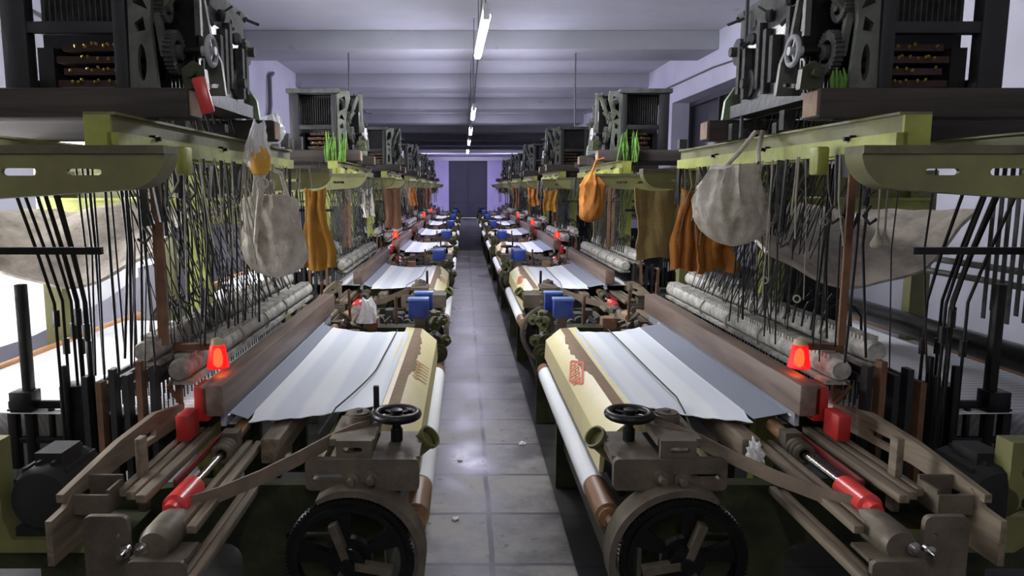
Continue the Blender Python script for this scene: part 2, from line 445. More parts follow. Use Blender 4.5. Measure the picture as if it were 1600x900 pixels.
# the far end
struct(MB().box(-HALF, -1.0, YF, YF + .2, 0, CEIL).add([], []).box(1.16, HALF, YF, YF + .2, 0, CEIL).box(-1.0, 1.16, YF, YF + .2, 3.2, CEIL).build('wall_far', 'farwall'))
struct(MB().box(-HALF, HALF, YB - .2, YB, 0, CEIL).build('wall_near', 'wall'))
struct(MB().box(-HALF, HALF, YF - .25, YF, 3.18, 3.40).build('trim_%d' % k, 'beam')); k += 1
dr = MB().box(-1.0, 1.16, YF + .06, YF + .12, 0, 3.2)
d = struct(dr.build('door_1', 'door'))
dp = MB()
for zz in (.05, .85, 1.65, 2.45):
    dp.box(-.96, .04, YF + .03, YF + .06, zz, zz + .70); dp.box(.12, 1.12, YF + .03, YF + .06, zz, zz + .70)
dp.build('door_panel', 'door', d)

# ------------------------------------------------------------------ the loom
def make_loom(s):
    R = empty('power_loom', (s * .9, 3.0, 0))
    mb = lambda: MB(s)
    # cast end frames standing on the floor
    outer = [(.38, 0), (.52, 0), (.55, .09), (1.18, .09), (1.22, 0), (1.40, 0), (1.40, .60), (1.34, .78), (.95, .84), (.42, .84), (.38, .78)]
    for y0 in (2.06, 4.04):
        m_ = mb().plate(outer, [rrect(.50, .72, .18, .52, .05), rrect(.80, 1.04, .18, .66, .05), rrect(1.12, 1.30, .18, .56, .05), slot(.60, .68, .14, .03)], XZ, y0, y0 + .05)
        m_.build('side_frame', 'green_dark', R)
    mb().box(.40, .46, 2.11, 4.04, .78, .86).build('front_rail', 'dirtmetal', R, .006)
    mb().box(.50, .545, 2.11, 4.04, .86, .905).build('cross_rail', 'slat', R, .005)
    mb().box(.565, .59, 2.11, 4.04, .86, .90).build('cross_rail', 'green', R, .004)
    mb().box(.715, .775, 2.20, 4.0, .85, .93).build('race_beam', 'slat', R, .006)
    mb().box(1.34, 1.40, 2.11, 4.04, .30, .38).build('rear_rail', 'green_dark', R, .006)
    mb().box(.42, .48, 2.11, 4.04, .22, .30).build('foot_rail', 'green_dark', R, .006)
    g = mb().box(.72, .87, 2.18, 2.26, .615, .65); g.box(.72, .73, 2.18, 2.26, .5, .615)
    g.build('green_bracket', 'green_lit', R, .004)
    # breast beam cover
    prof = [(.285, .80), (.290, .895), (.365, .958), (.45, .966), (.45, .935), (.36, .92), (.305, .87), (.30, .80)]
    bb = mb().prism(prof, XZ, 2.26, 3.86).build('breast_beam', 'cream', R)
    def em(i, j):
        yy = 2.27 + 1.58 * j
        w0 = .366 - (.016 + .004 * math.sin(yy * 23) + .003 * math.sin(yy * 61)) * (1 if .38 < j < .88 else 0) * min(1, min(abs(j - .38), abs(j - .88)) * 14)
        u = w0 + (.405 - w0) * i
        z = (.958 + (u - .365) * .094 if u > .365 else .895 + (u - .29) * .84)
        return (u, yy, z + .0025)
    mb().grid(em, 6, 60, .004).build('emery_strip', 'emery', bb)
    # painted marking on the cover
    sl = lambda a, b_, c: (.29 + .0765 * b_, 3.06 - a * 1.25, .895 + .0643 * b_ + .0025 + c)
    ink = mb()
    def stroke(a0, b0, a1, b1, w=.011):
        dx, dy = a1 - a0, b1 - b0; L_ = math.hypot(dx, dy * .1); nx, ny = -dy * .1 / L_, dx / L_
        q = [(a0 + nx * w / 2, b0 + ny * w * 5), (a0 - nx * w / 2, b0 - ny * w * 5), (a1 - nx * w / 2, b1 - ny * w * 5), (a1 + nx * w / 2, b1 + ny * w * 5)]
        ink.prism(q, sl, 0, .0012)
    if s == 1:
        for q in ((-.13, .55, -.02, .95), (-.02, .95, .16, .45), (.16, .45, .05, .08), (.05, .08, -.13, .55)): stroke(*q)
        for i in range(4):
            c = -.075 + .052 * i; bse = .60 - .10 * i
            stroke(c, bse - .22, c + .012, bse + .22, .008); stroke(c + .006, bse + .02, c + .035, bse - .04, .007)
            stroke(c + .012, bse + .2, c + .04, bse + .12, .007); stroke(c + .034, bse - .2, c + .04, bse + .12, .007)
    else:
        for i in range(6):
            c = -.10 + .04 * i
            stroke(c, .12, c + .014, .80, .006); stroke(c, .48, c + .03, .62, .006); stroke(c + .014, .8, c + .034, .6, .006)
    lo = ink.build('lettering', 'redink' if s == 1 else 'brownink', bb)
    # cloth on the loom
    def cl(i, j):
        u = .425 + (.355 if s > 0 else .41) * i
        y0 = 2.43 - .14 * i ** 1.6; y1 = 3.735 + .10 * i ** 1.6
        if j in (0, 1): y0 += .006 * math.sin(i * 37); y1 += .006 * math.cos(i * 31)
        z = .968 + .002 * math.sin(8 * i + 6 * j) - .010 * math.sin(PI * i) - (.014 * i if j < .05 else 0)
        return (u, y0 + (y1 - y0) * j, z)
    c = mb().grid(cl, 24, 40, .003).build('cloth', 'clothwhite', R)
    cd = mb()
    if s == 1: pts = [(.595 + .0015 * math.sin(t * 7), 3.74 - 1.42 * t, .978 if t < .9 else .978 - .6 * (t - .9)) for t in [i / 16 for i in range(17)]]
    else: pts = [(.485 + .02 * t + (.13 * max(0, t - .55) ** 1.4 * 2.2), 3.72 - 1.5 * t, .978 if t < .9 else .978 - .4 * (t - .9)) for t in [i / 20 for i in range(21)]]
    cd.tube(pts, .003, 6); cd.build('stop_cord', 'cord', R)
    def wp(i, j):
        u = (.78 if s > 0 else .835) + (.11 if s > 0 else .055) * i
        return (u, 2.285 + 1.555 * j, .968 + .02 * i)
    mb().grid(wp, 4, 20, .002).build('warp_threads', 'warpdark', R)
    # cloth roll
    cr = mb().lathe([(.030, 2.33), (.043, 2.331), (.043, 3.80), (.030, 3.801)], (.29, 0, .72), 'Y', 28).build('cloth_roll', 'rollwhite', R)
    co = mb().lathe([(.040, 3.79), (.040, 3.90), (.014, 3.90), (.014, 3.96)], (.29, 0, .72), 'Y', 28); co.build('roll_core', 'core', cr)
    co = mb().lathe([(.012, 2.06), (.012, 2.10), (.030, 2.10), (.030, 2.115), (.040, 2.115), (.040, 2.34)], (.29, 0, .72), 'Y', 28)
    co.build('roll_core', 'core', cr)
    mb().prism([(.36, .70), (.38, .70), (.40, .80), (.38, .80)], XZ, 2.3, 3.85).build('front_apron', 'darkframe', R)
    # sley with its reed
    sy = mb().box(.885, .955, 2.20, 4.18, 1.0, 1.10).build('sley', 'sley', R, .008)
    mb().box(.895, .91, 2.25, 4.1, .955, 1.0).build('reed', 'warp', sy)
    # regulator end: plates, hand wheel, drum, gear
    bp_ = mb().plate(rrect(.27, .585, .865, .955, .014), [slot(.525, .905, .085, .016)], XZ, 1.96, 1.985)
    bp_.build('bracket_plate', 'dirtmetal', R)
    bk = mb().plate(rect(.40, .50, .955, 1.005), [slot(.455, .978, .055, .015)], XZ, 1.97, 1.985); bk.box(.395, .52, 1.985, 2.20, .985, 1.005)
    bk.box(.27, .40, 1.985, 2.2, .93, .955)
    bk.build('bracket_block', 'dirtmetal', R)
    for u, z in ((.40, .905), (.455, .90)):
        mb().lathe([(.020, 0), (.020, .012), (.011, .013), (.011, .04), (.007, .041)], (u, 1.96, z), (0, -1, 0), 14).build('bolt', 'dirtmetal', R)
    hw = mb()
    hw.torus((.345, 2.12, 1.035), 'Z', .062, .013, 36, 10)
    hw.lathe([(.018, -.012), (.018, .014), (.008, .016)], (.345, 2.12, 1.035), 'Z', 16)
    for i in range(4):
        t = PI / 4 + PI / 2 * i; hw.bar((.345, 2.12, 1.033), (.345 + .06 * math.cos(t), 2.12 + .06 * math.sin(t), 1.033), .016, .01)
    h_ = hw.build('hand_wheel', 'iron', R)
    mb().lathe([(.018, .93), (.018, .99), (.013, .995), (.013, 1.03)], (.345, 2.12, 0), 'Z', 16).build('shaft', 'iron', h_)
    dm = mb().lathe([(.040, .965), (.040, 1.03), (.034, 1.032), (.034, 1.037), (.012, 1.037), (.012, 1.045)], (.46, 2.14, 0), 'Z', 28)
    dm.build('strap_drum', 'dirtmetal', R)
    st = [(.425, 2.12), (.435, 2.095), (.46, 2.08), (.52, 2.03), (.60, 1.96), (.69, 1.89), (.78, 1.82), (.86, 1.76)]
    zs = [1.0, 1.0, .998, .985, .958, .930, .912, .905]
    sb = mb()
    vs = []
    for (u, yy), z in zip(st, zs):
        vs += [(u, yy, z - .02), (u, yy, z + .02), (u + .003, yy + .006, z + .02), (u + .003, yy + .006, z - .02)]
    fs = [(0, 1, 2, 3), (len(vs) - 1, len(vs) - 2, len(vs) - 3, len(vs) - 4)]
    for i in range(len(st) - 1):
        for q in range(4): fs.append((4 * i + q, 4 * i + (q + 1) % 4, 4 * i + 4 + (q + 1) % 4, 4 * i + 4 + q))
    sb.add(vs, fs).build('picking_strap', 'leather', R)
    # gear: toothed rim with cut-out web
    n = 96; gp = []
    for i in range(n):
        t = 2 * PI * i / n
        for dt, r in ((0, .172), (.25, .179), (.5, .179), (.75, .172)):
            a = t + dt * 2 * PI / n; gp.append((.46 + r * math.cos(a), .685 + r * math.sin(a)))
    holes = []
    for i in range(5):
        a0 = 2 * PI * i / 5 + .35; a1 = a0 + 2 * PI / 5 - .42
        lo_ = [(.46 + .142 * math.cos(a0 + (a1 - a0) * q / 8), .685 + .142 * math.sin(a0 + (a1 - a0) * q / 8)) for q in range(9)]
        li = [(.46 + .062 * math.cos(a1 + .0 - (a1 - a0) * q / 4), .685 + .062 * math.sin(a1 - (a1 - a0) * q / 4)) for q in range(5)]
        holes.append(lo_ + li)
    ge = mb().plate(gp, holes, XZ, 1.915, 1.94)
    ge.lathe([(.142, 0), (.158, 0), (.158, -.012), (.142, -.012)], (.46, 1.915, .685), 'Y', 48, 'loop')
    ge.lathe([(.045, 0), (.045, -.03), (.02, -.031), (.02, -.05)], (.46, 1.915, .685), 'Y', 24)
    gg = ge.build('take_up_gear', 'iron', R)
    gu = mb(); pts = []
    a0, a1, nn = math.radians(62), math.radians(238), 30
    vs, fs = [], []
    for i in range(nn + 1):
        a = a0 + (a1 - a0) * i / nn; w = .034 if i > 3 else .02 + .005 * i
        for r, yy in ((.186, 1.90), (.186 + w * .55, 1.90), (.186 + w * .55, 1.985), (.186, 1.985)):
            vs.append((.455 + r * math.cos(a), yy, .685 + r * math.sin(a)))
    for i in range(nn):
        for q in range(4): fs.append((4 * i + q, 4 * i + (q + 1) % 4, 4 * i + 4 + (q + 1) % 4, 4 * i + 4 + q))
    fs += [(0, 1, 2, 3), (4 * nn + 3, 4 * nn + 2, 4 * nn + 1, 4 * nn)]
    gu.add(vs, fs).build('gear_guard', 'dirtmetal', R)
    sp = mb()
    for a in (70, 190, 300):
        a = math.radians(a); sp.bar((.46, 1.895, .685), (.46 + .12 * math.cos(a), 1.895, .685 + .12 * math.sin(a)), .022, .03, (0, 1, 0))
    sp.build('crank_spider', 'dirtmetal', gg)
    # oil cup and beam journal
    dirn = Vector((-.62, -.35, .62)).normalized()
    oc = mb().lathe([(.030, -.06), (.030, .03), (.036, .031), (.036, .045), (.030, .046), (.030, .02)], (.275, 2.16, .93), dirn, 20)
    oc.build('oil_cup', 'green', R)
    mb().lathe([(.036, 2.10), (.036, 2.26), (.02, 2.26)], (.335, 0, .885), 'Y', 20).build('journal', 'dirtmetal', R)
    sh = mb().box(.405, .422, 2.19, 2.207, .95, 1.10); sh.build('start_handle', 'iron', R, .003)
    # shuttle boxes at both ends of the sley
    for far in (0, 1):
        Y = (lambda q: q) if not far else (lambda q: 6.30 - q)
        def bx(m, u0, u1, y0, y1, z0, z1):
            a, b_ = sorted((Y(y0), Y(y1))); return m.box(u0, u1, a, b_, z0, z1)
        base = mb(); bx(base, .78, .805, 1.66, 2.26, .885, .905)
        SB = base.build('shuttle_box', 'slat', R, .003)
        for u0, u1, y0, y1, z in ((.815, .835, 1.68, 2.26, .885), (.93, .958, 1.74, 2.27, .925), (.966, .990, 1.76, 2.27, .925), (.998, 1.02, 1.78, 2.27, .925), (.745, .765, 1.55, 2.08, .815), (.775, .795, 1.56, 2.06, .805)):
            t = mb(); bx(t, u0, u1, y0, y1, z, z + .022); t.build('slat', 'slat', SB, .003)
        t = mb(); bx(t, .902, .912, 1.86, 2.24, .915, .938); t.build('guide_rail', 'red_dark' if not far else 'dirtmetal', SB, .003)
        t = mb().cyl((.865, Y(1.86), .915), (.865, Y(2.30), .915), .0105, 16); t.build('picker_spindle', 'steel', SB)
        t = mb(); t.lathe([(.018, 0), (.031, .004), (.032, .13), (.022, .135), (.020, .16)], (.865, Y(1.88), .912), (0, 1 if far else -1, 0), 22); t.build('buffer', 'red_plastic' if not far else 'core', SB)
        t = mb()
        for q in (2.11, 2.135, 2.16): t.torus((.865, Y(q), .915), 'Y', .024, .010, 20, 8)
        bx(t, .84, .89, 2.18, 2.23, .895, .955)
        t.build('picker', 'dirtmetal', SB)
        t = mb().cyl((.865, Y(2.24), .925), (.865, Y(2.34), .93), .022, 14); t.build('picker_block', 'core', SB)
        # side board, long and tapering, with a slot
        bd = mb()
        poly = [(Y(2.32), .945), (Y(2.32), 1.005), (Y(2.15), 1.03), (Y(1.95), 1.012), (Y(1.70), .965), (Y(1.70), .945), (Y(1.86), .935), (Y(1.95), .945)]
        bd.plate(poly, [rect(*sorted((Y(2.02), Y(2.14))), .962, .985)], lambda a, b_, c: (c + (.06 if not far else .06) * ((2.32 - (a if not far else 6.30 - a)) / .6), a, b_), 1.05, 1.068)
        bd.build('side_board', 'slat', SB)
        t = mb(); bx(t, .985, 1.005, 1.855, 1.89, .85, 1.05); t.build('upright', 'slat', SB, .003)
        t = mb()
        bx(t, 1.015, 1.10, 1.80, 1.808, .905, .975); bx(t, 1.015, 1.10, 1.72, 1.728, .905, .955); bx(t, 1.015, 1.022, 1.728, 1.80, .905, .965); bx(t, 1.022, 1.10, 1.728, 1.80, .905, .912)
        t.build('end_box', 'dirtmetal', SB)
        t = mb(); t.plate([(Y(1.63), .82), (Y(1.80), .82), (Y(1.80), .92), (Y(1.74), .965), (Y(1.70), .935), (Y(1.63), .93)], [], YZ, 1.105, 1.12); t.build('end_cheek', 'slat', SB)
        t = mb().plate(rrect(.925, 1.03, .72, .945, .018), [circ(.95, .90, .006, 8)], XZ, *sorted((Y(1.625), Y(1.64)))); t.build('end_plate', 'dirtmetal', SB)
        t = mb().plate(rrect(.775, .905, .70, .865, .012), [slot(.84, .82, .06, .012), slot(.845, .775, .055, .012), slot(.80, .80, .03, .01)], XZ, *sorted((Y(1.565), Y(1.58))))
        bx(t, .775, .905, 1.58, 1.66, .855, .865)
        t.build('slotted_plate', 'dirtmetal', SB)
        t = mb().lathe([(.034, 0), (.042, .02), (.042, .11), (.028, .16)], (.855, Y(1.595), .885), (0, -1 if far else 1, 0), 24)
        t.build('shaft_housing', 'dirtmetal', SB)
        for u in (.88, .93): mb().lathe([(.016, 0), (.016, .012), (.008, .013), (.008, .035)], (u, Y(1.60 if u < .9 else 1.62), .885 if u < .9 else .865), (0, 1 if far else -1, 0), 12).build('nut', 'steel', SB)
    # red stop bracket and indicator lamp
    rb = mb().box(.93, .975, 2.20, 2.30, .985, 1.095); rb.box(.955, .995, 2.10, 2.19, .955, 1.035)
    rb.build('stop_bracket', 'red', R, .006)
    la = mb().bar((1.08, 2.36, 1.00), (1.08, 2.36, 1.20), .018, .018); la.bar((1.08, 2.36, 1.185), (.955, 2.36, 1.19), .03, .02)
    la.tube([(1.06, 2.33, 1.0), (1.09, 2.30, 1.07), (1.05, 2.32, 1.12), (1.08, 2.34, 1.16)], .008, 7)
    LA = la.build('indicator_lamp', 'rust', R)
    cup = mb().lathe([(.018, 0), (.024, -.006), (.036, -.078), (.034, -.080), (.022, -.008)], (.945, 2.35, 1.20), 'Z', 20, False)
    cup.build('lens', 'lamp_red', LA)
    mb().lathe([(.008, .018), (.019, .012), (.022, -.004), (.018, -.006)], (.945, 2.35, 1.20), 'Z', 16).build('cap', 'lamp_cap', LA)
    mb().lathe([(.004, -.012), (.012, -.02), (.016, -.045), (.014, -.066), (.005, -.074)], (.945, 2.35, 1.195), 'Z', 14).build('bulb', 'lamp_core', LA)
    # comber boards with ties
    for u, z in ((1.05, 1.125), (1.155, 1.185)):
        t = mb()
        t.lathe([(.030, 2.28), (.036, 2.30), (.036, 4.2), (.030, 4.22)], (u, 0, z), 'Y', 14)
        t.box(u - .038, u + .038, 2.3, 4.2, z - .05, z - .036)
        for i in range(76):
            yy = 2.32 + i * .0245
            t.box(u - .024, u + .024, yy, yy + .015, z + .020, z + .044)
        cb = t.build('comber_board', 'beamgrey', R)
        for yy in (2.55, 2.85, 3.2, 3.55): mb().torus((u, yy, z - .008), 'Y', .046, .004, 16, 6).build('tie', 'palethread', cb)
    for i in range(9):
        yy = 2.50 + .035 * i; q = 1 if i % 2 else -1
        mb().tube([(1.15, yy, 1.33), (1.15 + q * .02, yy, 1.30), (1.15 + q * .055, yy - .01, 1.29), (1.15 + q * .075, yy - .02, 1.26), (1.15 + q * .08, yy - .02, 1.205)], .0045, 6).build('comber_hook', 'iron', R)
    # heald frames seen end-on, one behind the other
    for i in range(6):
        u = 1.10 + .042 * i; zt = 1.15 + (.03 if i % 2 else 0) - .012 * i
        t = mb(); t.box(u - .002, u + .016, 2.22, 2.26, .72, zt); t.box(u, u + .012, 3.86, 3.9, .80, zt)
        t.box(u, u + .012, 2.26, 3.86, .80, .83); t.box(u, u + .012, 2.26, 3.86, zt - .06, zt - .035)
        hf = t.build('heald_frame', 'rust' if i in (1, 4) else 'darkframe', R)
        t = mb()
        for q in range(46):
            yy = 2.30 + 1.54 * q / 45 + random.uniform(-.006, .006)
            t.bar((u + .006, yy, .83), (u + .006, yy, zt - .06), .0035, .0035)
        t.build('heald', 'thread', hf)
    # lifting rods and black harness stand at the near end
    for i in range(7):
        u = 1.30 + .016 * i + random.uniform(-.004, .004); yy = 2.24 + random.uniform(-.05, .05)
        t = mb().tube([(u, yy, .80), (u + .004, yy, 1.35), (u - .004 + .002 * i, yy - .06, 1.50), (u - .02 + .004 * i, yy - .16, 1.69)], .0052, 6)
        t.cyl((u + .002, yy, 1.18 + .05 * (i % 3)), (u + .002, yy, 1.23 + .05 * (i % 3)), .011, 8)
        t.build('lifting_rod', 'iron', R)
    t = mb().box(1.28, 1.42, 2.26, 2.34, .76, 1.08); t.box(1.30, 1.315, 2.24, 2.26, .8, 1.18); t.box(1.38, 1.40, 2.24, 2.26, .8, 1.15)
    t.build('rod_guide', 'iron', R, .004)
    t = mb()
    for u, z1 in ((1.52, 1.40), (1.575, 1.0)): t.box(u, u + .028, 2.28, 2.31, .80, z1)
    t.box(1.42, 1.60, 2.285, 2.305, 1.00, 1.025); t.box(1.42, 1.60, 2.285, 2.305, .885, .905); t.box(1.51, 1.58, 2.26, 2.32, .995, 1.06)
    t.box(1.46, 1.475, 2.285, 2.305, .905, 1.0)
    t.build('harness_stand', 'iron', R, .003)
    # warp: sheet, back roller, beam
    def ws(i, j):
        u = .89 + 1.06 * i
        sag = .0 if i > .33 else 0
        return (u, 2.27 + 1.62 * j, .985 + .012 * i + sag)
    mb().grid(ws, 12, 4, .004).build('warp_sheet', 'warpwhite', R)
    mb().lathe([(.02, 2.05), (.034, 2.06), (.034, 4.1), (.02, 4.11)], (1.98, 0, .975), 'Y', 20).build('back_roller', 'orange_wood', R)
    if s == 1: mb().lathe([(.02, 2.06), (.05, 2.07), (.05, 4.08), (.02, 4.09)], (1.86, 0, 1.09), 'Y', 20).build('tension_roller', 'iron', R)
    wb = mb().lathe([(.05, 2.26), (.24, 2.261), (.24, 3.89), (.05, 3.891)], (2.18, 0, .62), 'Y', 40).build('warp_beam', 'warpwhite', R)
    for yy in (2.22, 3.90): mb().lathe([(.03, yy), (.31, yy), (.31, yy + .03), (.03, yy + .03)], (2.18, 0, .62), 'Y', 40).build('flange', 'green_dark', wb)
    mb().cyl((2.18, 2.02, .62), (2.18, 4.12, .62), .035, 14).build('beam_shaft', 'dirtmetal', wb)
    for yy in (2.06, 4.08):
        t = mb(); t.box(2.12, 2.24, yy, yy + .05, 0, .60); t.box(1.38, 2.24, yy, yy + .04, .30, .36); t.box(1.95, 2.01, yy, yy + .04, .36, .95); t.box(1.83, 1.89, yy, yy + .04, .36, 1.09 if s == 1 else .6)
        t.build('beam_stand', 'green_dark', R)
    # motor and outer frame bracket
    t = mb().lathe([(.04, 0), (.075, .01), (.085, .03), (.085, .20), (.07, .22), (.02, .225), (.02, .26)], (1.235, 1.80, .90), 'Y', 26)
    for i in range(14):
        a = 2 * PI * i / 14; t.bar((1.235 + .088 * math.cos(a), 1.84, .90 + .088 * math.sin(a)), (1.235 + .088 * math.cos(a), 1.99, .90 + .088 * math.sin(a)), .008, .014)
    t.box(1.20, 1.27, 1.86, 1.96, .97, 1.01); t.box(1.16, 1.31, 1.82, 2.0, .80, .825)
    t.build('motor', 'rubber', R)
    bd_ = lambda pts: [(a - (.085 if s > 0 else 0), b_) for a, b_ in pts]
    t = mb().plate(bd_([(1.08, .765), (1.36, .765), (1.41, .80), (1.42, .86), (1.42, 1.06), (1.33, 1.06), (1.33, .86), (1.31, .80), (1.08, .80)]), [bd_(circ(1.375, .98, .016, 10)), bd_(slot(1.375, .90, .02, .04))], XZ, 1.80, 1.86)
    t.build('outer_bracket', 'green', R)
    t = mb().box(1.30, 1.42, 1.86, 2.06, .70, .78); t.box(1.06, 1.40, 1.84, 2.06, .70, .765)
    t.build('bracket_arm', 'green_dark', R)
    # far end: switch boxes and small gear train
    for yy, z, u in ((3.93, 1.0, .34), (4.28, .985, .33)):
        t = mb().box(u, u + .105, yy, yy + .07, z, z + .095); b1 = t.build('switch_box', 'blue', R, .004)
        t = mb().box(u - .004, u + .109, yy - .003, yy + .074, z + .095, z + .108); t.build('box_lid', 'bluelid', b1, .002)
        t = mb().box(u + .02, u + .07, yy + .01, yy + .06, .86, z); t.build('box_post', 'dirtmetal', b1)
    t = mb().lathe([(.05, 0), (.05, .02), (.03, .022), (.03, .05), (.012, .05), (.012, .07)], (.285, 3.98, .80), (0, -1, 0), 24)
    t.lathe([(.035, 0), (.035, .10), (.02, .10)], (.30, 3.98, .86), 'Y', 18)
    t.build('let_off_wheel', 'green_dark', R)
    t = mb(); rr = random.Random(31)
    for i in range(16):
        p = Vector((rr.uniform(.26, .42), rr.uniform(3.98, 4.50), rr.uniform(.78, .98))); w = rr.uniform(.02, .05)
        if i % 3: t.box(p.x, p.x + w, p.y, p.y + w * 1.4, p.z, p.z + rr.uniform(.03, .09))
        else: mb().lathe([(w * .5, 0), (w * .8, .004), (w * .8, .03), (w * .3, .031), (w * .3, .06)], p, (rr.uniform(-1, .2), -1, 0), 14).build('cam_wheel', 'green_oily', R)
    t.build('linkage', 'green_oily', R)
    t = mb(); rr = random.Random(37)
    for i in range(22):
        p = Vector((rr.uniform(.46, .80), rr.uniform(4.02, 4.45), rr.uniform(.86, .99))); d = Vector((rr.uniform(-1, 1), rr.uniform(-1, 1), rr.uniform(-.4, .5))) * .10
        t.bar(p, p + d, rr.uniform(.01, .03), rr.uniform(.01, .03))
        if i % 4 == 0: mb().lathe([(.012, 0), (.028, .003), (.028, .02), (.01, .021)], p, (rr.uniform(-1, 1), -1, rr.uniform(-.3, .3)), 14).build('cam_wheel', 'dirtmetal', R)
    t.box(.45, .82, 4.10, 4.14, .855, .885); t.build('lever_train', 'dirtmetal', R)
    t = mb().box(.30, .44, 3.98, 4.04, .74, .90); t.bar((.30, 3.95, .90), (.40, 3.92, .80), .03, .03); t.box(.42, .62, 3.98, 4.10, .90, .94)
    t.build('far_bracket', 'green_dark', R)
    t = mb(); t.box(.62, .70, 4.02, 4.10, .90, .985); t.build('spring_box', 'core', R, .004)
    for u, yy, z1, r in ((.52, 4.08, 1.10, .009), (.80, 4.20, 1.12, .008), (.96, 4.22, 1.16, .008)): mb().tube([(u, yy, .86), (u + .006, yy, z1)], r, 8).build('upright_rod', 'rust', R)
    t = mb()
    for i in range(4):
        u = .47 + .055 * i
        t.lathe([(.022 + .008 * (i % 2), 0), (.022 + .008 * (i % 2), .05), (.008, .051), (.008, .10)], (u, 4.15 + .05 * (i % 2), .93), 'Y', 14)
        t.box(u - .02, u + .025, 4.25, 4.35, .90, .95 + .02 * (i % 3))
    t.build('cam_train', 'dust', R)
    return R

looms = {}
SMALL = ('cam_wheel', 'bolt', 'comber_hook', 'nut', 'tie', 'heald', 'lettering', 'cam_train', 'end_cheek', 'box_post', 'slat', 'stop_cord', 'crank_spider')
lit = {(-1, 0), (1, 0), (-1, 2), (1, 2), (1, 3), (-1, 4), (1, 4), (-1, 5)}
def drop(root, *names):
    for c in [o for o in COL.objects if o.parent == root and o.name.split('.')[0] in names]:
        for g in [o for o in COL.objects if o.parent == c]: bpy.data.objects.remove(g)
        bpy.data.objects.remove(c)
LOOM_LABEL = {
    (1, 0): 'power loom with red lettering on its cream breast beam, beside the aisle',
    (-1, 0): 'power loom with faded brown lettering on its cream breast beam, beside the aisle'}
for s in (-1, 1):
    L0 = make_loom(s); looms[s, 0] = L0
    for k in range(1, N_UNITS):
        looms[s, k] = copy_tree(L0, PERIOD * k, SMALL if k >= 3 else ())
    for k in range(N_UNITS):
        o = looms[s, k]
        tag(o, LOOM_LABEL.get((s, k), '%s power loom back along the %s side of the aisle, white cloth on it' % (ORD[k], SIDE[s])), 'loom', 'power looms in two rows along the aisle')
        if (s, k) not in lit: drop(o, 'indicator_lamp')
        if k == 1: drop(o, 'hand_wheel', 'stop_bracket')
drop(looms[1, 0], 'start_handle')

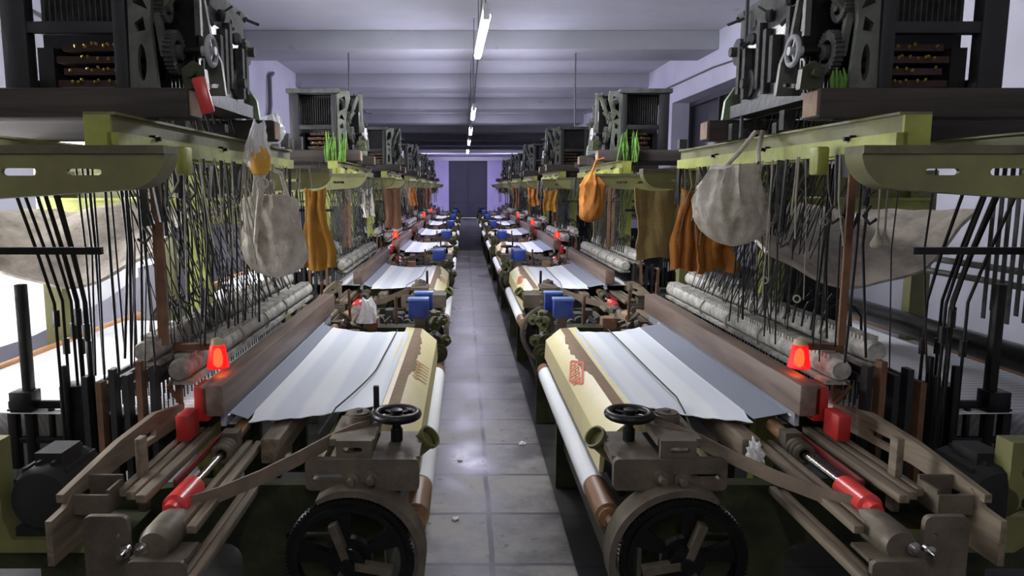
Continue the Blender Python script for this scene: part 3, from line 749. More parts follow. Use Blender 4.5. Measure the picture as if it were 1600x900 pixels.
# ------------------------------------------------------------------ overhead gantry of green channel
# overhead work scaled down about the camera, with a lift that holds eye height
OK_ = .85; OZ = .255
def OV(s): return MB(s, OK_, .085 if s < 0 else 0.0, OZ)      # gantries and what they carry
def HG(s): return MB(s, OK_, -.022 * s, OZ)                   # things hung from them
def ov_z(z): return OK_ * z + OZ
def make_gantry(s):
    R = empty('green_gantry', (s * 1.15, 2.5, 0)); mb = lambda: OV(s)
    def cantilever(y0, nm):
        arc = [(.90 - .10 * math.cos(PI / 2 * i / 8), 1.79 - .095 * math.sin(PI / 2 * i / 8)) for i in range(9)]
        outer = arc + [(1.30, 1.668), (2.3, 1.63), (2.3, 1.79)]
        outer = [(a, b_) for a, b_ in outer]
        t = mb().plate(outer, [slot(1.0, 1.738, .085, .016), slot(1.16, 1.738, .085, .018), slot(1.33, 1.738, .085, .016), slot(1.6, 1.735, .085, .016)], XZ, y0, y0 + .012)
        t.build(nm, 'green', R)
        f = mb(); n = len(arc)
        path = arc + [(1.30, 1.668), (2.3, 1.63)]
        vs, fs = [], []
        for a, b_ in path:
            vs += [(a, y0 + .012, b_), (a, y0 + .085, b_), (a + .012 * (1 if a < .9 else 0), y0 + .085, b_ + .010), (a + .012 * (1 if a < .9 else 0), y0 + .012, b_ + .010)]
        for i in range(len(path) - 1):
            for q in range(4): fs.append((4 * i + q, 4 * i + (q + 1) % 4, 4 * i + 4 + (q + 1) % 4, 4 * i + 4 + q))
        f.add(vs, fs); mb().box(.80, 2.3, y0 - .008, y0 + .085, 1.782, 1.802).build('top_lip', 'lip', R)
        f.build('flange', 'green', R)
    cantilever(1.83, 'cantilever_arm'); cantilever(4.06, 'cantilever_arm')
    for u in (1.05, 1.95):
        t = mb(); t.box(u - .02, u + .012, 2.09, 4.22, 1.80, 1.852); tt = mb(); tt.box(u, u + .012, 2.10, 4.22, 1.852, 1.90); tt.box(u - .015, u + .075, 2.09, 4.22, 1.90, 1.908); tt.build('upper_web', 'green', R); t.box(u, u + .075, 2.09, 4.22, 1.792, 1.80)
        t.box(u, u + .075, 2.09, 2.10, 1.80, 1.90)
        ch = t.build('long_channel', 'green_lit', R)  # lit lower half and shaded upper web painted in two greens
        t = mb()
        for yy in (2.35, 3.0, 3.6): t.lathe([(.012, 0), (.012, -.02), (.007, -.021), (.007, -.035)], (u, yy, 1.85), 'X', 10)
        t.build('channel_bolt', 'iron', ch)
    for y0 in (1.86, 4.0):
        hol = [circ(1.50, .5 + .16 * i, .014, 10) for i in range(7)] + [slot(1.50, 1.60, .05, .03)]
        t = mb().plate(rect(1.45, 1.56, -.3, 1.79), hol if y0 > 3 else [], XZ, y0 - .035, y0 - .025)
        t.box(1.45, 1.46, y0 - .025, y0 + .05, -.3, 1.79); t.box(1.55, 1.56, y0 - .025, y0 + .05, -.3, 1.79)
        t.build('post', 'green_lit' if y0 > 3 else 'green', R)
        t = mb(); t.box(2.25, 2.35, y0 - .03, y0 + .04, -.3, 1.79); t.build('post', 'green', R)
    t = mb().plate(rect(1.05, 2.3, 1.51, 1.64), [slot(1.42, 1.56, .07, .02), slot(1.58, 1.56, .07, .02), slot(1.74, 1.56, .07, .02), slot(1.18, 1.60, .05, .012), slot(1.9, 1.56, .07, .02)], XZ, 3.95, 3.962)
    t.box(1.05, 2.3, 3.962, 4.03, 1.632, 1.64); t.box(1.05, 2.3, 3.93, 3.95, 1.632, 1.645)
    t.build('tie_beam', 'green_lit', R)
    mb().box(1.08, 2.25, 2.05, 2.065, 1.515, 1.535).build('tie_rod', 'iron', R)
    if s == 1:
        mb().box(1.56, 1.92, 4.02, 4.035, .80, 1.28).build('rear_guard', 'iron', R)  # added dark sheet that blacks out the gap under the canvas
        for z in (1.335, 1.27): mb().cyl((2.262, 1.85, z), (2.262, 4.0, z), .016, 10).build('back_rail', 'castgrey', R)
        for i in range(10):
            y1 = 2.62 + .045 * i
            mb().box(1.99, 1.994, y1, y1 + .022, 1.16 + .02 * (i % 3), 1.795).build('hanging_strip', 'thread' if i % 3 else 'dust', R)
    for u, yy in ((.975, 2.22), (1.035, 2.34)):
        t = mb().box(u, u + .022, yy, yy + .008, 1.22, 1.80); t.build('lifting_strap', 'rust', R)
    t = mb(); rr = random.Random(53 + s)
    for i in range(30):
        yy = 2.15 + 2.0 * rr.random(); u = rr.uniform(.97, 1.12); L_ = rr.uniform(.05, .26); w = rr.uniform(.006, .02)
        t.bar((u, yy, 1.80), (u + rr.uniform(-.03, .03), yy + rr.uniform(-.03, .03), 1.80 - L_), w, w)
        if i % 2: t.tube([(u, yy, 1.80 - L_), (u - .02, yy, 1.79 - L_ - .02), (u, yy, 1.79 - L_ - .045), (u + .02, yy, 1.79 - L_ - .03)], .005, 6)
        if i % 3 == 0: t.box(u - .02, u + .02, yy, yy + .04, 1.905, 1.93 + .05 * rr.random())
    t.build('hanging_hooks', 'dust', R)['kind'] = 'stuff'
    # small blocks and hooks bolted to the underside
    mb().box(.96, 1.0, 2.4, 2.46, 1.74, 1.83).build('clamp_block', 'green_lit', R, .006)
    t = mb(); t.box(.985, 1.045, 2.22, 2.30, 1.73, 1.80); t.tube([(1.0, 2.25, 1.735), (.98, 2.25, 1.62), (1.01, 2.25, 1.58), (1.03, 2.26, 1.62)], .008, 7)
    t.build('hook_block', 'iron', R)
    return R
gantries = {}
for s in (-1, 1):
    G0 = make_gantry(s); gantries[s, 0] = G0
    for k in range(1, N_UNITS): gantries[s, k] = copy_tree(G0, PERIOD * k, ('channel_bolt',) if k > 2 else ())
    for k in range(N_UNITS):
        tag(gantries[s, k], 'olive green steel gantry over the %s loom on the %s of the aisle' % (ORD[k], SIDE[s]), 'gantry', 'green gantries above the looms')

# ------------------------------------------------------------------ planks and jacquard machines on the gantry
def make_plank(s, y0, u0):
    mb = OV(s).box(u0, 2.35, y0, y0 + .11, 1.908, 1.998)
    o = mb.build('wooden_beam', 'plank', None, .008)
    off = Vector((s * (OK_ * u0 + (.085 if s < 0 else 0)), OK_ * y0, ov_z(1.908)))
    for v in o.data.vertices: v.co -= off
    o.location = off
    return o
def add_end(o, s):
    e = MB(1)
    org = o.location
    e.box(min(0, -s * .004), max(0, -s * .004), .007, .087, .007, .070)
    e2 = e.build('end_grain', 'plank_end'); e2.parent = o
    return o
planks = {}
for s in (-1, 1):
    for r_, (y0, u0) in enumerate(((2.28, .90), (3.36, .92))):
        p0 = add_end(make_plank(s, y0, u0), s)
        for k in range(N_UNITS):
            o = p0 if k == 0 else copy_tree(p0, PERIOD * k)
            tag(o, 'dark wooden beam under the %s end of the %s jacquard on the %s' % (('front', 'back')[r_], ORD[k], SIDE[s]), 'wooden beam', 'wooden beams laid across the gantries')

def make_jacquard(s):
    R = empty('jacquard_machine', (s * .95, 2.4, ov_z(1.998))); mb = lambda: OV(s)
    Z = 1.998
    t = mb()
    for y0 in (2.30, 3.40):
        t.box(1.085, 1.125, y0, y0 + .05, Z, 2.44); t.box(1.385, 1.46, y0, y0 + .05, Z, 2.44)
    for u in (1.085, 1.42): t.box(u, u + .04, 2.35, 3.40, Z, Z + .04); t.box(u, u + .04, 2.35, 3.40, 2.38, 2.44)
    t.box(1.125, 1.42, 2.305, 2.34, 2.16, 2.195); t.box(1.125, 1.42, 3.40, 3.44, 2.16, 2.195)
    t.build('frame', 'darkframe', R, .003)
    mb().box(1.06, 1.48, 2.28, 3.47, 2.44, 2.475).build('top_board', 'dust', R, .004)
    t = mb(); t.box(1.13, 1.40, 2.42, 3.36, 2.135, 2.43); t.box(1.36, 1.41, 2.40, 3.36, Z, 2.135); t.box(1.13, 1.30, 3.30, 3.36, Z, 2.135); t.build('hook_box', 'darkframe', R)
    t = mb()
    for i in range(14): t.box(1.145 + .018 * i, 1.148 + .018 * i, 2.40, 2.42, 2.21, 2.42)
    t.build('hook_row', 'dust', R)
    for i in range(4):
        z = Z + .012 + .036 * i
        t = mb().box(1.125, 1.33 - .02 * (i % 2), 2.36, 3.36, z, z + .020); nb = t.build('needle_board', 'needle', R)
        t = mb()
        for q in range(11):
            u = 1.13 + .017 * q + random.uniform(-.004, .004)
            if random.random() < .72 - .04 * q: t.lathe([(.003, 0), (.005, .003), (.005, .009), (.002, .012)], (u, 2.354, z + .006 + random.uniform(0, .01)), (random.uniform(-.5, .5), -.4, 1), 7)
        if not t.v: t.lathe([(.003, 0), (.005, .009)], (1.14, 2.354, z), 'Z', 7)
        t.build('needle_row', 'brass', nb)
    # cast side frame with cut-outs
    outer = [(a + .045, b_) for a, b_ in [(.955, Z), (1.04, Z), (1.035, 2.25), (1.045, 2.46), (.94, 2.46), (.93, 2.40), (.96, 2.30), (.97, 2.2)]]
    t = mb().plate(outer, [[(a + .045, b_) for a, b_ in h_] for h_ in ([(1.0 + .013 * math.cos(a), 2.075 + .055 * math.sin(a)) for a in [2 * PI * i / 14 for i in range(14)]],
                           [(.985, 2.17), (1.01, 2.165), (1.018, 2.19), (.99, 2.21)], [(.975, 2.23), (1.02, 2.25), (1.0, 2.28)], [(.965, 2.33), (1.02, 2.30), (1.02, 2.40), (.97, 2.42)])], XZ, 2.31, 2.33)
    t.build('cast_frame', 'castgrey', R)
    sh = lambda pts, d=.11: [(a + d, b_) for a, b_ in pts]
    t = mb().plate(sh([(.74, Z), (.82, Z), (.84, 2.06), (.87, 2.14), (.83, 2.20), (.84, 2.34), (.86, 2.44), (.81, 2.46), (.80, 2.32), (.78, 2.18), (.75, 2.10)]), [sh(circ(.815, 2.10, .02, 12)), sh(slot(.785, 2.03, .05, .016)), sh([(.80, 2.2), (.815, 2.2), (.825, 2.3), (.815, 2.32)])], XZ, 2.48, 2.50)
    t.build('bearing_bracket', 'castgrey', R)
    t = mb(); t.box(.99, 1.08, 2.50, 3.3, Z, 2.05); t.box(1.0, 1.07, 2.55, 3.2, 2.05, 2.30); t.box(.93, 1.03, 2.46, 2.50, 2.05, 2.44)
    for i in range(9): t.bar((.91 + .012 * i, 2.43, 2.0), (.905 + .013 * i, 2.43, 2.10 + .02 * (i % 3)), .005, .005)
    t.build('gear_case', 'iron', R)
    t = mb().cyl((.87, 2.42, 2.128), (1.04, 2.42, 2.128), .012, 14); t.build('drive_shaft', 'iron', R)
    t = mb().torus((.87, 2.42, 2.128), 'X', .043, .0085, 30, 8); t.lathe([(.014, -.014), (.016, .03)], (.87, 2.42, 2.128), 'X', 12)
    for i in range(3):
        a = 2 * PI * i / 3; t.bar((.87, 2.42, 2.128), (.87, 2.42 + .042 * math.cos(a), 2.128 + .042 * math.sin(a)), .008, .008)
    t.build('ring_wheel', 'tube_body', R)
    t = mb()
    for u, yy, z, r in ((.965, 2.40, 2.12, .068), (.985, 2.38, 2.255, .05), (.955, 2.46, 2.37, .045)):
        n = 28; pr = []
        for i in range(n):
            for dt, rr in ((0, .9), (.25, 1), (.5, 1), (.75, .9)):
                a = 2 * PI * (i + dt) / n; pr.append((yy + r * rr * math.cos(a), z + r * rr * math.sin(a)))
        t.plate(pr, [circ(yy, z, r * .55, 16)], YZ, u, u + .028); t.lathe([(r * .35, -.01), (r * .35, .04)], (u, yy, z), 'X', 14)
    t.build('gear_wheel', 'gear', R)
    t = mb()
    t.bar((.95, 2.36, 2.30), (1.03, 2.36, 2.20), .03, .02); t.bar((.92, 2.36, 2.42), (.98, 2.37, 2.28), .024, .02)
    t.bar((.90, 2.40, 2.44), (.90, 2.40, 2.17), .018, .018); t.bar((.99, 2.35, 2.10), (1.02, 2.35, 2.33), .02, .02)
    t.build('rocker_lever', 'castgrey', R)
    t = mb(); t.prism([(.86, 2.0), (.93, 2.0), (.935, 2.06), (.90, 2.085), (.865, 2.06)], XZ, 2.33, 2.36); t.cyl((.90, 2.325, 2.045), (.90, 2.30, 2.045), .014, 10)
    t.build('lever_plate', 'green_dark', R)
    t = mb()
    for yy in (3.1, 3.25): t.lathe([(.05, 0), (.055, .005), (.055, .03), (.02, .031), (.02, .06)], (1.02, yy, 2.12 + (yy - 3.1)), (-1, 0, 0), 18)
    t.box(1.02, 1.09, 2.6, 3.3, 2.30, 2.42)
    for i in range(8): t.box(.97 + .01 * (i % 3), 1.04, 2.56 + .09 * i, 2.59 + .09 * i, 2.06 + .03 * (i % 2), 2.26 + .04 * (i % 3))
    rr = random.Random(5)
    for i in range(26):
        p = Vector((rr.uniform(.97, 1.09), rr.uniform(2.5, 3.35), rr.uniform(2.02, 2.45))); d = Vector((rr.uniform(-.5, .5), rr.uniform(-.6, .6), rr.uniform(-.6, .6)))
        t.bar(p, p + d * .11, rr.uniform(.008, .02), rr.uniform(.008, .02))
        if i % 3 == 0: t.lathe([(.01, 0), (.024, .003), (.024, .02), (.008, .021)], p, (-1, rr.uniform(-1, 1), 0), 12)
    t.build('card_cylinder', 'dust', R)
    t = mb().plate([(.98, Z), (1.04, Z), (1.05, 2.03), (1.13, 2.05), (1.16, 2.12), (1.12, 2.18), (1.03, 2.14), (.99, 2.08)], [circ(1.09, 2.11, .018, 12)], XZ, 3.36, 3.385); t.build('end_casting', 'palecast', R)
    # harness cords running down to the comber boards
    t = MB(s); d0 = .085 if s < 0 else 0
    for i in range(84):
        u0 = .92 + .27 * random.random() + d0; y0 = (2.1 if s < 0 else 2.35) + (.75 if s < 0 else .5) * random.random()
        u1 = 1.02 + .16 * random.random(); y1 = 2.34 + 1.5 * (y0 - 2.1) / .75
        t.tube([(u0, y0, ov_z(1.998) + .01), (u0 * .5 + u1 * .5, y0 * .5 + y1 * .5, 1.62), (u1, y1, 1.19)], .0022, 4, False)
    h = t.build('harness', 'thread', R); h['kind'] = 'stuff'
    return R
jacqs = {}
for s in (-1, 1):
    J0 = make_jacquard(s); jacqs[s, 0] = J0
    for k in range(1, 6): jacqs[s, k] = copy_tree(J0, PERIOD * k, ('needle_row', 'hook_row') if k > 2 else ())
    for k in range(6):
        tag(jacqs[s, k], 'black jacquard machine above the %s loom on the %s of the aisle' % (ORD[k], SIDE[s]), 'jacquard machine', 'jacquard machines on the gantries')

# ------------------------------------------------------------------ hanging cloths and bags
def hanging_sheet(name, mat, s, u0, u1, y0, ztop, zbot, folds, label, group=None, amp=.014, seed=0, lower=None, cat='cloth'):
    rnd = random.Random(seed); ph = [rnd.uniform(0, 6) for _ in range(4)]
    def fn(i, j):
        w = 1 - .10 * math.sin(PI * j) * (1 if lower is None else 0)
        cx = (u0 + u1) / 2; hw = (u1 - u0) / 2 * w * (1 if lower is None else lower(j))
        u = cx + hw * (2 * i - 1) + .008 * math.sin(5 * j + ph[0]) + .012 * noise.noise(Vector((ph[1], j * 5, i * 1.5)))
        z = ztop + (zbot - ztop) * j + .010 * math.sin(7 * i + ph[1]) * j - .02 * math.sin(PI * i) * (1 - j)
        yy = y0 + amp * (.4 + .6 * (1 - .3 * j)) * math.sin(folds * 2 * PI * i + ph[2] + 1.2 * j) + .5 * amp * math.sin(3 * folds * i + 4 * j + ph[3]) + 1.6 * amp * (.5 - abs(noise.noise(Vector((i * 5 + ph[0], j * 1.3, ph[2]))))) + .8 * amp * noise.noise(Vector((i * 3 + 2 * j, j * 5, ph[1])))
        return (u, yy, z)
    o = HG(s).grid(fn, 34, 26, .010).build(name, mat, None, 0, 80)
    return finish(o, label, cat, group)
def recentre(o):
    xs = [v.co.copy() for v in o.data.vertices]
    c = Vector(((min(p.x for p in xs) + max(p.x for p in xs)) / 2, (min(p.y for p in xs) + max(p.y for p in xs)) / 2, min(p.z for p in xs)))
    for v in o.data.vertices: v.co -= c
    o.location = c
def finish(o, label, cat, group=None):
    recentre(o); return tag(o, label, cat, group)
def pouch(name, mat, s, u, y, ztop, zbot, wid, dep, label, prof, seed=0, folds=7, cat='bag', straps=None):
    rnd = random.Random(seed); ph = [rnd.uniform(0, 6) for _ in range(6)]
    n, m_ = 72, 30; vs, fs = [], []
    for j in range(m_ + 1):
        t = j / m_; w = prof(t)
        for i in range(n):
            a = 2 * PI * i / n
            q = Vector((math.cos(a) * folds * .42 + ph[0], math.sin(a) * folds * .42 + ph[1], t * 1.3 + ph[2]))
            rid = 1 - 2 * abs(noise.noise(q)) ** .6; q2 = Vector((math.cos(a) * 2.6 + ph[3], math.sin(a) * 2.6, t * 4 + ph[5] + 2 * math.cos(a)))
            f = 1 + (.24 * (1 - t) + .08) * rid + .12 * noise.noise(q2 * .5) + .07 * (1 - 2 * abs(noise.noise(q2 * 1.3)))
            z = ztop + (zbot - ztop) * t + .012 * math.sin(2 * a + ph[3]) * (1 - t)
            vs.append((u + wid / 2 * w * f * math.cos(a) + .01 * math.sin(4 * t + ph[4]), y + dep / 2 * w * f * math.sin(a), z))
    for j in range(m_):
        for i in range(n):
            i2 = (i + 1) % n; fs.append((j * n + i, j * n + i2, (j + 1) * n + i2, (j + 1) * n + i))
    fs.append(tuple(range(m_ * n, (m_ + 1) * n))); fs.append(tuple(range(n - 1, -1, -1)))
    o = HG(s).add(vs, fs).build(name, mat, None, 0, 80)
    finish(o, label, cat)
    if straps:
        t = HG(s)
        for p in straps: t.tube(p, .009, 7)
        st = t.build('strap', mat, None); st.parent = o
        for v in st.data.vertices: v.co -= o.location
    return o
sag = lambda t: .55 + .5 * math.sin(PI * min(1, t * .62 + .08)) if t < .9 else (1.0 * math.sqrt(max(0, 1 - ((t - .9) / .1) ** 2 * .85)))
drop_ = lambda t: (.5 + .55 * t) if t < .75 else .92 * math.sqrt(max(.02, 1 - ((t - .75) / .25) ** 2 * .9))
# right side, loom 1
pouch('cloth_bag', M['white_bag'], 1, .915, 2.93, 1.78, 1.47, .27, .17, 'grubby white cloth bag slung by its straps from the green channel', lambda t: (.55 + .90 * t if t < .5 else 1.0 * max(.02, 1 - ((t - .5) / .5) ** 3.0) ** .6), 3, 5,
      straps=[[(.86, 2.93, 1.76), (.93, 2.92, 1.84), (1.0, 2.96, 1.915), (1.05, 3.0, 1.915)], [(1.0, 2.90, 1.76), (1.0, 2.92, 1.84), (1.03, 2.97, 1.918), (1.06, 3.0, 1.915)]])
hanging_sheet('hanging_cloth', M['olive_cloth'], 1, .78, 1.035, 4.02, 1.70, 1.315, 1.5, 'soiled olive cloth hung flat between two orange ones', seed=5, amp=.010)
hanging_sheet('hanging_cloth', M['orange_cloth'], 1, .945, 1.10, 3.86, 1.70, 1.27, 2.5, 'long stained orange cloth hung behind the white bag', seed=8, amp=.016, lower=lambda j: .62 if j < .35 else .62 + .38 * min(1, (j - .35) * 3))
hanging_sheet('hanging_cloth', M['orange_cloth'], 1, .99, 1.19, 3.62, 1.55, 1.29, 2, 'short orange cloth under the white bag, partly hidden by it', seed=12)
pouch('cloth_bag', M['orange_cloth'], 1, .81, 5.57, 1.80, 1.44, .15, .12, 'small orange cloth bag hanging beside the olive cloth', lambda t: (.55 + .6 * min(1, t * 5) - .1 * t if t < .8 else 1.07 * max(.03, 1 - ((t - .8) / .2) ** 2.5) ** .6), 9, 4, straps=[[(.80, 5.57, 1.79), (.84, 5.58, 1.90), (.90, 5.60, 1.915)]])
hanging_sheet('hanging_cloth', M['mustard_cloth'], 1, .80, .96, 8.9, 1.68, 1.42, 2, 'small mustard cloth hanging further down than the orange bag', seed=21)
# left side, loom 1
pouch('cloth_bag', M['white_bag'], -1, .975, 3.22, 1.66, 1.31, .26, .18, 'grubby white cloth bag hanging beside a mustard cloth', lambda t: (.74 + .40 * t if t < .6 else .98 * max(.02, 1 - ((t - .6) / .4) ** 3) ** .6), 14, 5,
      straps=[[(.90, 3.2, 1.65), (.93, 3.2, 1.76), (1.02, 3.22, 1.80), (1.05, 3.22, 1.80)], [(1.05, 3.2, 1.65), (1.04, 3.21, 1.74), (1.05, 3.22, 1.80)]])
hanging_sheet('hanging_cloth', M['mustard_cloth'], -1, .83, 1.02, 3.92, 1.70, 1.27, 2, 'mustard yellow cloth hanging beside the white bag', seed=31, lower=lambda j: .55 if j < .4 else .55 + .45 * min(1, (j - .4) * 3))
hanging_sheet('hanging_cloth', M['white_bag'], -1, 1.02, 1.16, 3.42, 1.74, 1.42, 2, 'pale dirty cloth folded over behind the white bag', seed=33)
# plastic bag with yellow contents
pb = pouch('plastic_bag', M['plastic'], -1, .955, 2.97, 1.955, 1.735, .115, .09, 'clear plastic bag with yellow contents tied to the green channel', lambda t: (.30 + .9 * t if t < .6 else .84 * (1 - ((t - .6) / .4) ** 2 * .72)), 40, 6)
yb = HG(-1).lathe([(.006, 0), (.030, .010), (.045, .045), (.046, .085), (.03, .12), (.01, .13)], (.955, 2.97, 1.742), 'Z', 18).build('contents', 'yellow_stuff'); yb.parent = pb
for v in yb.data.vertices: v.co -= pb.location
tp = HG(-1); tp.torus((.945, 2.96, 1.715), (.5, .8, 0), .022, .005, 16, 6); tp.tube([(.955, 2.97, 1.745), (.95, 2.96, 1.70), (.965, 2.96, 1.60), (.985, 2.97, 1.48)], [.012, .014, .012, .007], 8)
tp_ = tp.build('tied_end', 'white_bag'); tp_.parent = pb
for v in tp_.data.vertices: v.co -= pb.location
pb2 = pouch('plastic_bag', M['plastic'], -1, 1.09, 3.62, 2.04, 1.91, .14, .12, 'crumpled clear plastic bag lying on the green channel', lambda t: .5 + .5 * math.sin(PI * (.15 + .75 * t)), 44, 6)
pb3 = pouch('plastic_bag', M['plastic'], -1, .775, 4.75, .985, .83, .13, .12, 'crumpled silvery plastic bag at the far end of the cloth', lambda t: .35 + .65 * t, 47, 5)
# more cloths down the rows
more = [(1, 2, .84, 1.00, 'orange_cloth'), (-1, 1, .80, .98, 'rust'), (-1, 2, .86, 1.0, 'orange_cloth'), (-1, 3, .82, .98, 'rust'), (1, 3, .84, .98, 'rust'), (-1, 1, 1.02, 1.14, 'white_bag'), (1, 1, 1.0, 1.14, 'white_bag')]
for n_, (s, k, u0, u1, mt) in enumerate(more):
    nm = {'orange_cloth': 'orange', 'rust': 'rust brown', 'white_bag': 'pale grey'}[mt]
    mt_ = {'orange_cloth': 'orange_cloth', 'rust': 'rust_cloth', 'white_bag': 'white_bag'}[mt]
    if 'rust_cloth' not in M: M['rust_cloth'] = grime('rust_brown_cloth', (.15, .065, .032), (.06, .03, .02), .7, 7, .9, 0, .3, .2, 120)
    hanging_sheet('hanging_cloth', M[mt_], s, u0, u1, 4.0 + PERIOD / OK_ * k - (.5 if mt == 'white_bag' else 0), 1.70, 1.28 if mt == 'rust' else 1.42, 2, '%s cloth hanging from the %s gantry on the %s' % (nm, ORD[k], SIDE[s]), seed=50 + n_)
# draped canvas behind the harness of the first looms
for s in (-1, 1):
    def cv(i, j):
        u = (1.10 if s > 0 else 1.42) + .86 * i
        hem = 1.44 - .135 * math.sin(PI * min(1, i * 1.12)) + .17 * max(0, i - .72) / .28 + .012 * math.sin(13 * i)
        back = 1.60 - .02 * math.sin(9 * i)
        z = hem + (back - hem) * (1 - (1 - j) ** 2.0) + .012 * noise.noise(Vector((i * 6, j * 5, 1)))
        return (u, 3.02 + .86 * j + .03 * math.sin(7 * i), z)
    o = HG(s).grid(cv, 40, 24, .014).build('draped_canvas', 'canvas', None, 0, 80)
    finish(o, 'mottled grey canvas sagging behind the rods of the first loom on the %s' % SIDE[s], 'canvas')
# white sheet hung on the window side of the first left loom
def wsh(i, j):
    yy = 2.55 + 2.6 * i
    return (2.42 + .012 * math.sin(19 * i + 2 * j), yy, 1.50 - .10 * math.sin(PI * i) - (.52 - .1 * i) * j)
finish(MB(-1).grid(wsh, 30, 12, .003).build('hanging_sheet', 'thin_cotton', None, 0, 80), 'bright white sheet hung behind the sagging canvas on the window side', 'sheet')
# green yarn bundles on the beam of the second looms
for s in (-1, 1):
    t = HG(s)
    for i in range(26):
        u = 1.08 + .17 * random.random(); yy = 2.25 + PERIOD / OK_ + random.uniform(-.02, .015); z1 = 2.04 + .12 * random.random()
        t.tube([(u + random.uniform(-.02, .02), yy, 1.90), (u, yy - .01, 2.0), (u + random.uniform(-.025, .025), yy, z1)], [.006, .007, .002], 5)
    o = t.build('yarn_bundle', 'greenyarn'); finish(o, 'bundle of bright green yarn standing on the second gantry on the %s' % SIDE[s], 'yarn')
t = HG(1)
for i in range(4): t.tube([(.985 + .012 * i, 2.33, 1.998), (.98 + .014 * i, 2.325, 2.03), (.985 + .01 * i, 2.33, 2.055 + .008 * (i % 2))], [.008, .007, .002], 5)
finish(t.build('yarn_bundle', 'greenyarn'), 'small tuft of bright green yarn on the dark wooden beam', 'yarn')
# red pouch on the first left jacquard
t = HG(-1).box(.905, .945, 2.30, 2.322, 1.925, 2.035)
o = t.build('red_pouch', 'red_plastic', None, .006)
finish(o, 'pinkish red pouch hung on the machine beside the ring wheel', 'pouch'); o.rotation_euler = (0, math.radians(-14), math.radians(10))
# cords, strings and bobs hanging from the channels
def cordset(s, items, name, mat, label, bobs=False):
    t = HG(s)
    for p, r in items: t.tube(p, r, 6)
    if bobs:
        for p, r in items: t.lathe([(.003, 0), (.006, -.02), (.018, -.05), (.014, -.058)], p[-1], 'Z', 12)
    return finish(t.build(name, mat), label, 'cord')
for i in range(2):
    cordset(1, [([(1.055 + .022 * i, 2.15, 1.79), (1.056 + .022 * i, 2.15, 1.585)], .003)], 'pull_cord', 'palethread', 'white bobbed pull cord hanging %s the brown strap' % ('next to', 'further from')[i], True)
def strands(s, k, n, label):
    rnd = random.Random(100 + 7 * k + s); t = HG(s)
    for i in range(n):
        u = rnd.uniform(.95, 1.08); yy = 2.2 + 1.9 * rnd.random() + PERIOD / OK_ * k; L_ = rnd.uniform(.15, .5)
        t.tube([(u, yy, 1.80), (u + rnd.uniform(-.02, .02), yy + rnd.uniform(-.02, .02), 1.80 - L_ * .5), (u + rnd.uniform(-.04, .04), yy + rnd.uniform(-.04, .04), 1.80 - L_)], rnd.choice((.0018, .0022, .003)), 5)
        if i % 9 == 0:
            t.torus((u, yy, 1.80 - L_), (rnd.random(), 1, 0), .012, .003, 12, 5)
    o = t.build('string_tangle', 'palethread' if (k + s) % 2 else 'thread')
    o['kind'] = 'stuff'
    finish(o, label, 'strings')
for s in (-1, 1):
    for k in range(5): strands(s, k, 26, 'tangle of strings hanging under the %s gantry on the %s' % (ORD[k], SIDE[s]))
    t = HG(s); rnd = random.Random(77 + s)
    for i in range(26 if s > 0 else 44):
        u = 1.06 + .36 * rnd.random(); yy = rnd.uniform(2.25, 3.5)
        t.tube([(u, yy, 1.79), (u - .02 * rnd.random(), yy, 1.5), (u + rnd.uniform(-.03, .03), yy + rnd.uniform(-.03, .03), 1.10)], rnd.choice((.0025, .0035, .005)), 5)
    o = t.build('lifting_wires', 'iron'); o['kind'] = 'stuff'; finish(o, 'dense dark lifting wires above the first loom on the %s' % SIDE[s], 'wires')
# cotton waste and lint
def lump(name, x, y, z, r, label, seed, sx=1, sz=.5):
    rnd = random.Random(seed); bm = bmesh.new(); bmesh.ops.create_icosphere(bm, subdivisions=4, radius=r)
    for v in bm.verts:
        p = v.co / r
        f = 1 + .28 * math.sin(5 * p.x + seed) * math.sin(6 * p.y + 2 * seed) + .18 * math.sin(13 * p.z + 9 * p.x + seed) + .1 * math.sin(23 * p.y + 17 * p.x)
        v.co = Vector((v.co.x * f * sx, v.co.y * f, max(-r * sz * .5, v.co.z * f * sz)))
    me = bpy.data.meshes.new(name); bm.to_mesh(me); bm.free(); me.materials.append(M['lint'])
    me.polygons.foreach_set('use_smooth', [True] * len(me.polygons))
    o = bpy.data.objects.new(name, me); COL.objects.link(o); o.location = (x, y, z + r * sz * .5); return tag(o, label, 'lint')
lump('cotton_waste', .70, 2.06, .90, .034, 'white wad of cotton waste beside the leather strap', 3, .6, 1.4)
lump('lint_tuft', -.19, 3.62, 0, .018, 'white lint tuft on the floor below the roll end', 5)
lump('lint_tuft', .245, 4.75, 0, .022, 'grey white lint tuft on the slabs near the machine feet', 8)
lump('lint_tuft', -.17, 4.45, 0, .014, 'small lint tuft on the floor behind the other one', 11)

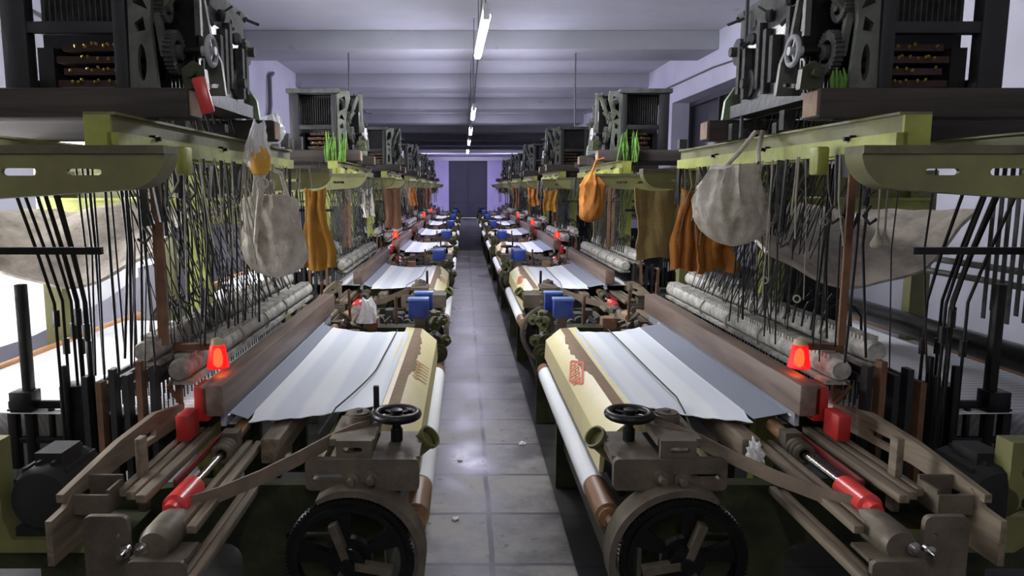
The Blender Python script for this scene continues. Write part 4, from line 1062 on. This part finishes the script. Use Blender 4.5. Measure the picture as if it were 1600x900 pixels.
# ------------------------------------------------------------------ lamps, wires, pipes
def tube_light(x, y0, tilt=0, z=2.60, L_=1.2, mat='tube', label=''):
    R = empty('tube_light', (x, y0, z)); mb = MB()
    mb.box(x - .018, x + .018, y0 - .02, y0 + L_ + .02, z + .03, z + .06).build('batten', 'tube_body', R)
    MB().lathe([(.014, 0), (.023, .012), (.023, L_ - .012), (.014, L_)], (x, y0, z), 'Y', 16).build('tube', mat, R)
    for yy in (y0 - .012, y0 + L_): MB().box(x - .018, x + .018, yy, yy + .012, z - .02, z + .03).build('holder', 'tube_body', R)
    for yy in (y0 + .1, y0 + L_ - .1): MB().cyl((x, yy, z + .06), (x, yy, CEIL), .004, 6).build('hanging_rod', 'pipe', R)
    R.rotation_euler = (0, 0, tilt)
    return tag(R, label, 'lamp', 'fluorescent tubes above the aisle')
LY = [-1.2, 4.07, 8.75, 11.6, 14.6, 18.4]  # first tube is unseen, behind the camera, to light the first looms
LLAB = ['lit fluorescent tube hung before the others, over the start of the aisle', 'longest looking lit fluorescent tube under the ceiling beams', 'second lit tube along the aisle, with a wire beside it', 'third lit tube along the aisle', 'fourth lit tube along the aisle', 'last lit tube along the aisle, above the dark door']
for i, y0 in enumerate(LY):
    tube_light(-.02 - .006 * i, y0, math.radians(1.2 if i == 1 else 0), 2.6, 1.2, 'tube_near' if i == 0 else ('tube' if i < 2 else 'tube_far'), LLAB[i])
for s in (-1, 1):
    t = tube_light(s * 2.5, 37.5, 0, 2.4, 1.2, 'tube_end', 'lit tube near the far wall on the %s' % SIDE[s])  # added out of sight behind the machines to brighten the far wall
def wire(name, pts, r, label, mat='pipe', cat='wire'):
    o = MB().tube(pts, r, 6).build(name, mat); return finish(o, label, cat)
wire('hanging_pipe', [(.855, 2.72, CEIL), (.855, 2.72, 1.88)], .007, 'thin grey pipe dropping from the ceiling behind the ring wheel', cat='pipe')
wire('hanging_pipe', [(-1.02, 2.70, CEIL), (-1.02, 2.70, 2.2)], .006, 'thin grey pipe dropping from the ceiling beside the ring wheel', cat='pipe')
wire('hanging_wire', [(.01, 6.3, CEIL), (.0, 6.5, 3.2), (-.01, 7.2, 2.95), (-.02, 8.0, 2.85), (-.03, 8.7, 2.66)], .007, 'dark wire dangling between the first and second tubes')
for s, a in ((1, 1.28), (-1, 1.62)):
    wire('hanging_wire', [(s * a, 9.75, 3.40), (s * a, 9.74, 2.9), (s * a + .01, 9.70, 2.0)], .010, 'dark wire hanging to the second jacquard on the %s' % SIDE[s])
pts = [(HALF - .03, 3.2, 2.95), (HALF - .03, 4.6, 2.98), (HALF - .03, 6.4, 3.10), (HALF - .03, 8.0, 3.12), (HALF - .03, 9.6, 3.2), (HALF - .03, 12, 3.22)]
wire('wall_cable', pts, .012, 'dark cable sagging along the wall above the lintel')
wire('wall_cable', [(-HALF + .04, 11.3, 3.38), (-HALF + .04, 11.1, 3.3), (-HALF + .05, 11.05, 2.9), (-HALF + .04, 10.9, 2.5), (-HALF + .04, 10.7, 1.9)], .03, 'dark cable running down the wall beside the first jacquard')
wire('wall_cable', [(-HALF + .03, 4.5, 2.9), (-HALF + .03, 6.5, 2.75), (-HALF + .03, 8.6, 2.4), (-HALF + .03, 10.5, 2.35)], .010, 'thin cable slanting across the wall behind the ring wheel')

# ------------------------------------------------------------------ daylight through the left windows
w = bpy.data.worlds.new('World'); SC.world = w; w.use_nodes = True
bg = w.node_tree.nodes['Background']; bg.inputs['Color'].default_value = (.93, .96, 1.0, 1); bg.inputs['Strength'].default_value = 5.0
for a, b_, z0, z1 in L_OPEN:
    ld = bpy.data.lights.new('window_daylight', 'AREA'); ld.shape = 'RECTANGLE'; ld.size = b_ - a; ld.size_y = z1 - z0
    ld.energy = 420 if a < 4 else 240; ld.color = (.95, .97, 1.0)
    lo = bpy.data.objects.new('window_daylight', ld); COL.objects.link(lo)
    lo.location = (-HALF - .40, (a + b_) / 2, (z0 + z1) / 2 + .1); lo.rotation_euler = (0, math.radians(-90 + 18), 0)
    lo.rotation_euler = Vector((1, 0, -.35)).to_track_quat('-Z', 'Z').to_euler()

# ------------------------------------------------------------------ camera
cam = bpy.data.cameras.new('Camera'); co = bpy.data.objects.new('Camera', cam); COL.objects.link(co)
cam.sensor_width = 36; cam.lens = 36 * 1155 / 1600; cam.shift_x = 75 / 1600
pitch = math.atan(157 / 1155)
co.location = (-.145, 0, 1.70); co.rotation_euler = (PI / 2 - pitch, 0, 0)
cam.clip_start = .05; cam.clip_end = 200
SC.camera = co
SC.view_settings.view_transform = 'Standard'; SC.view_settings.look = 'None'
SC.view_settings.exposure = 0; SC.view_settings.gamma = 1; SC.view_settings.use_curve_mapping = False
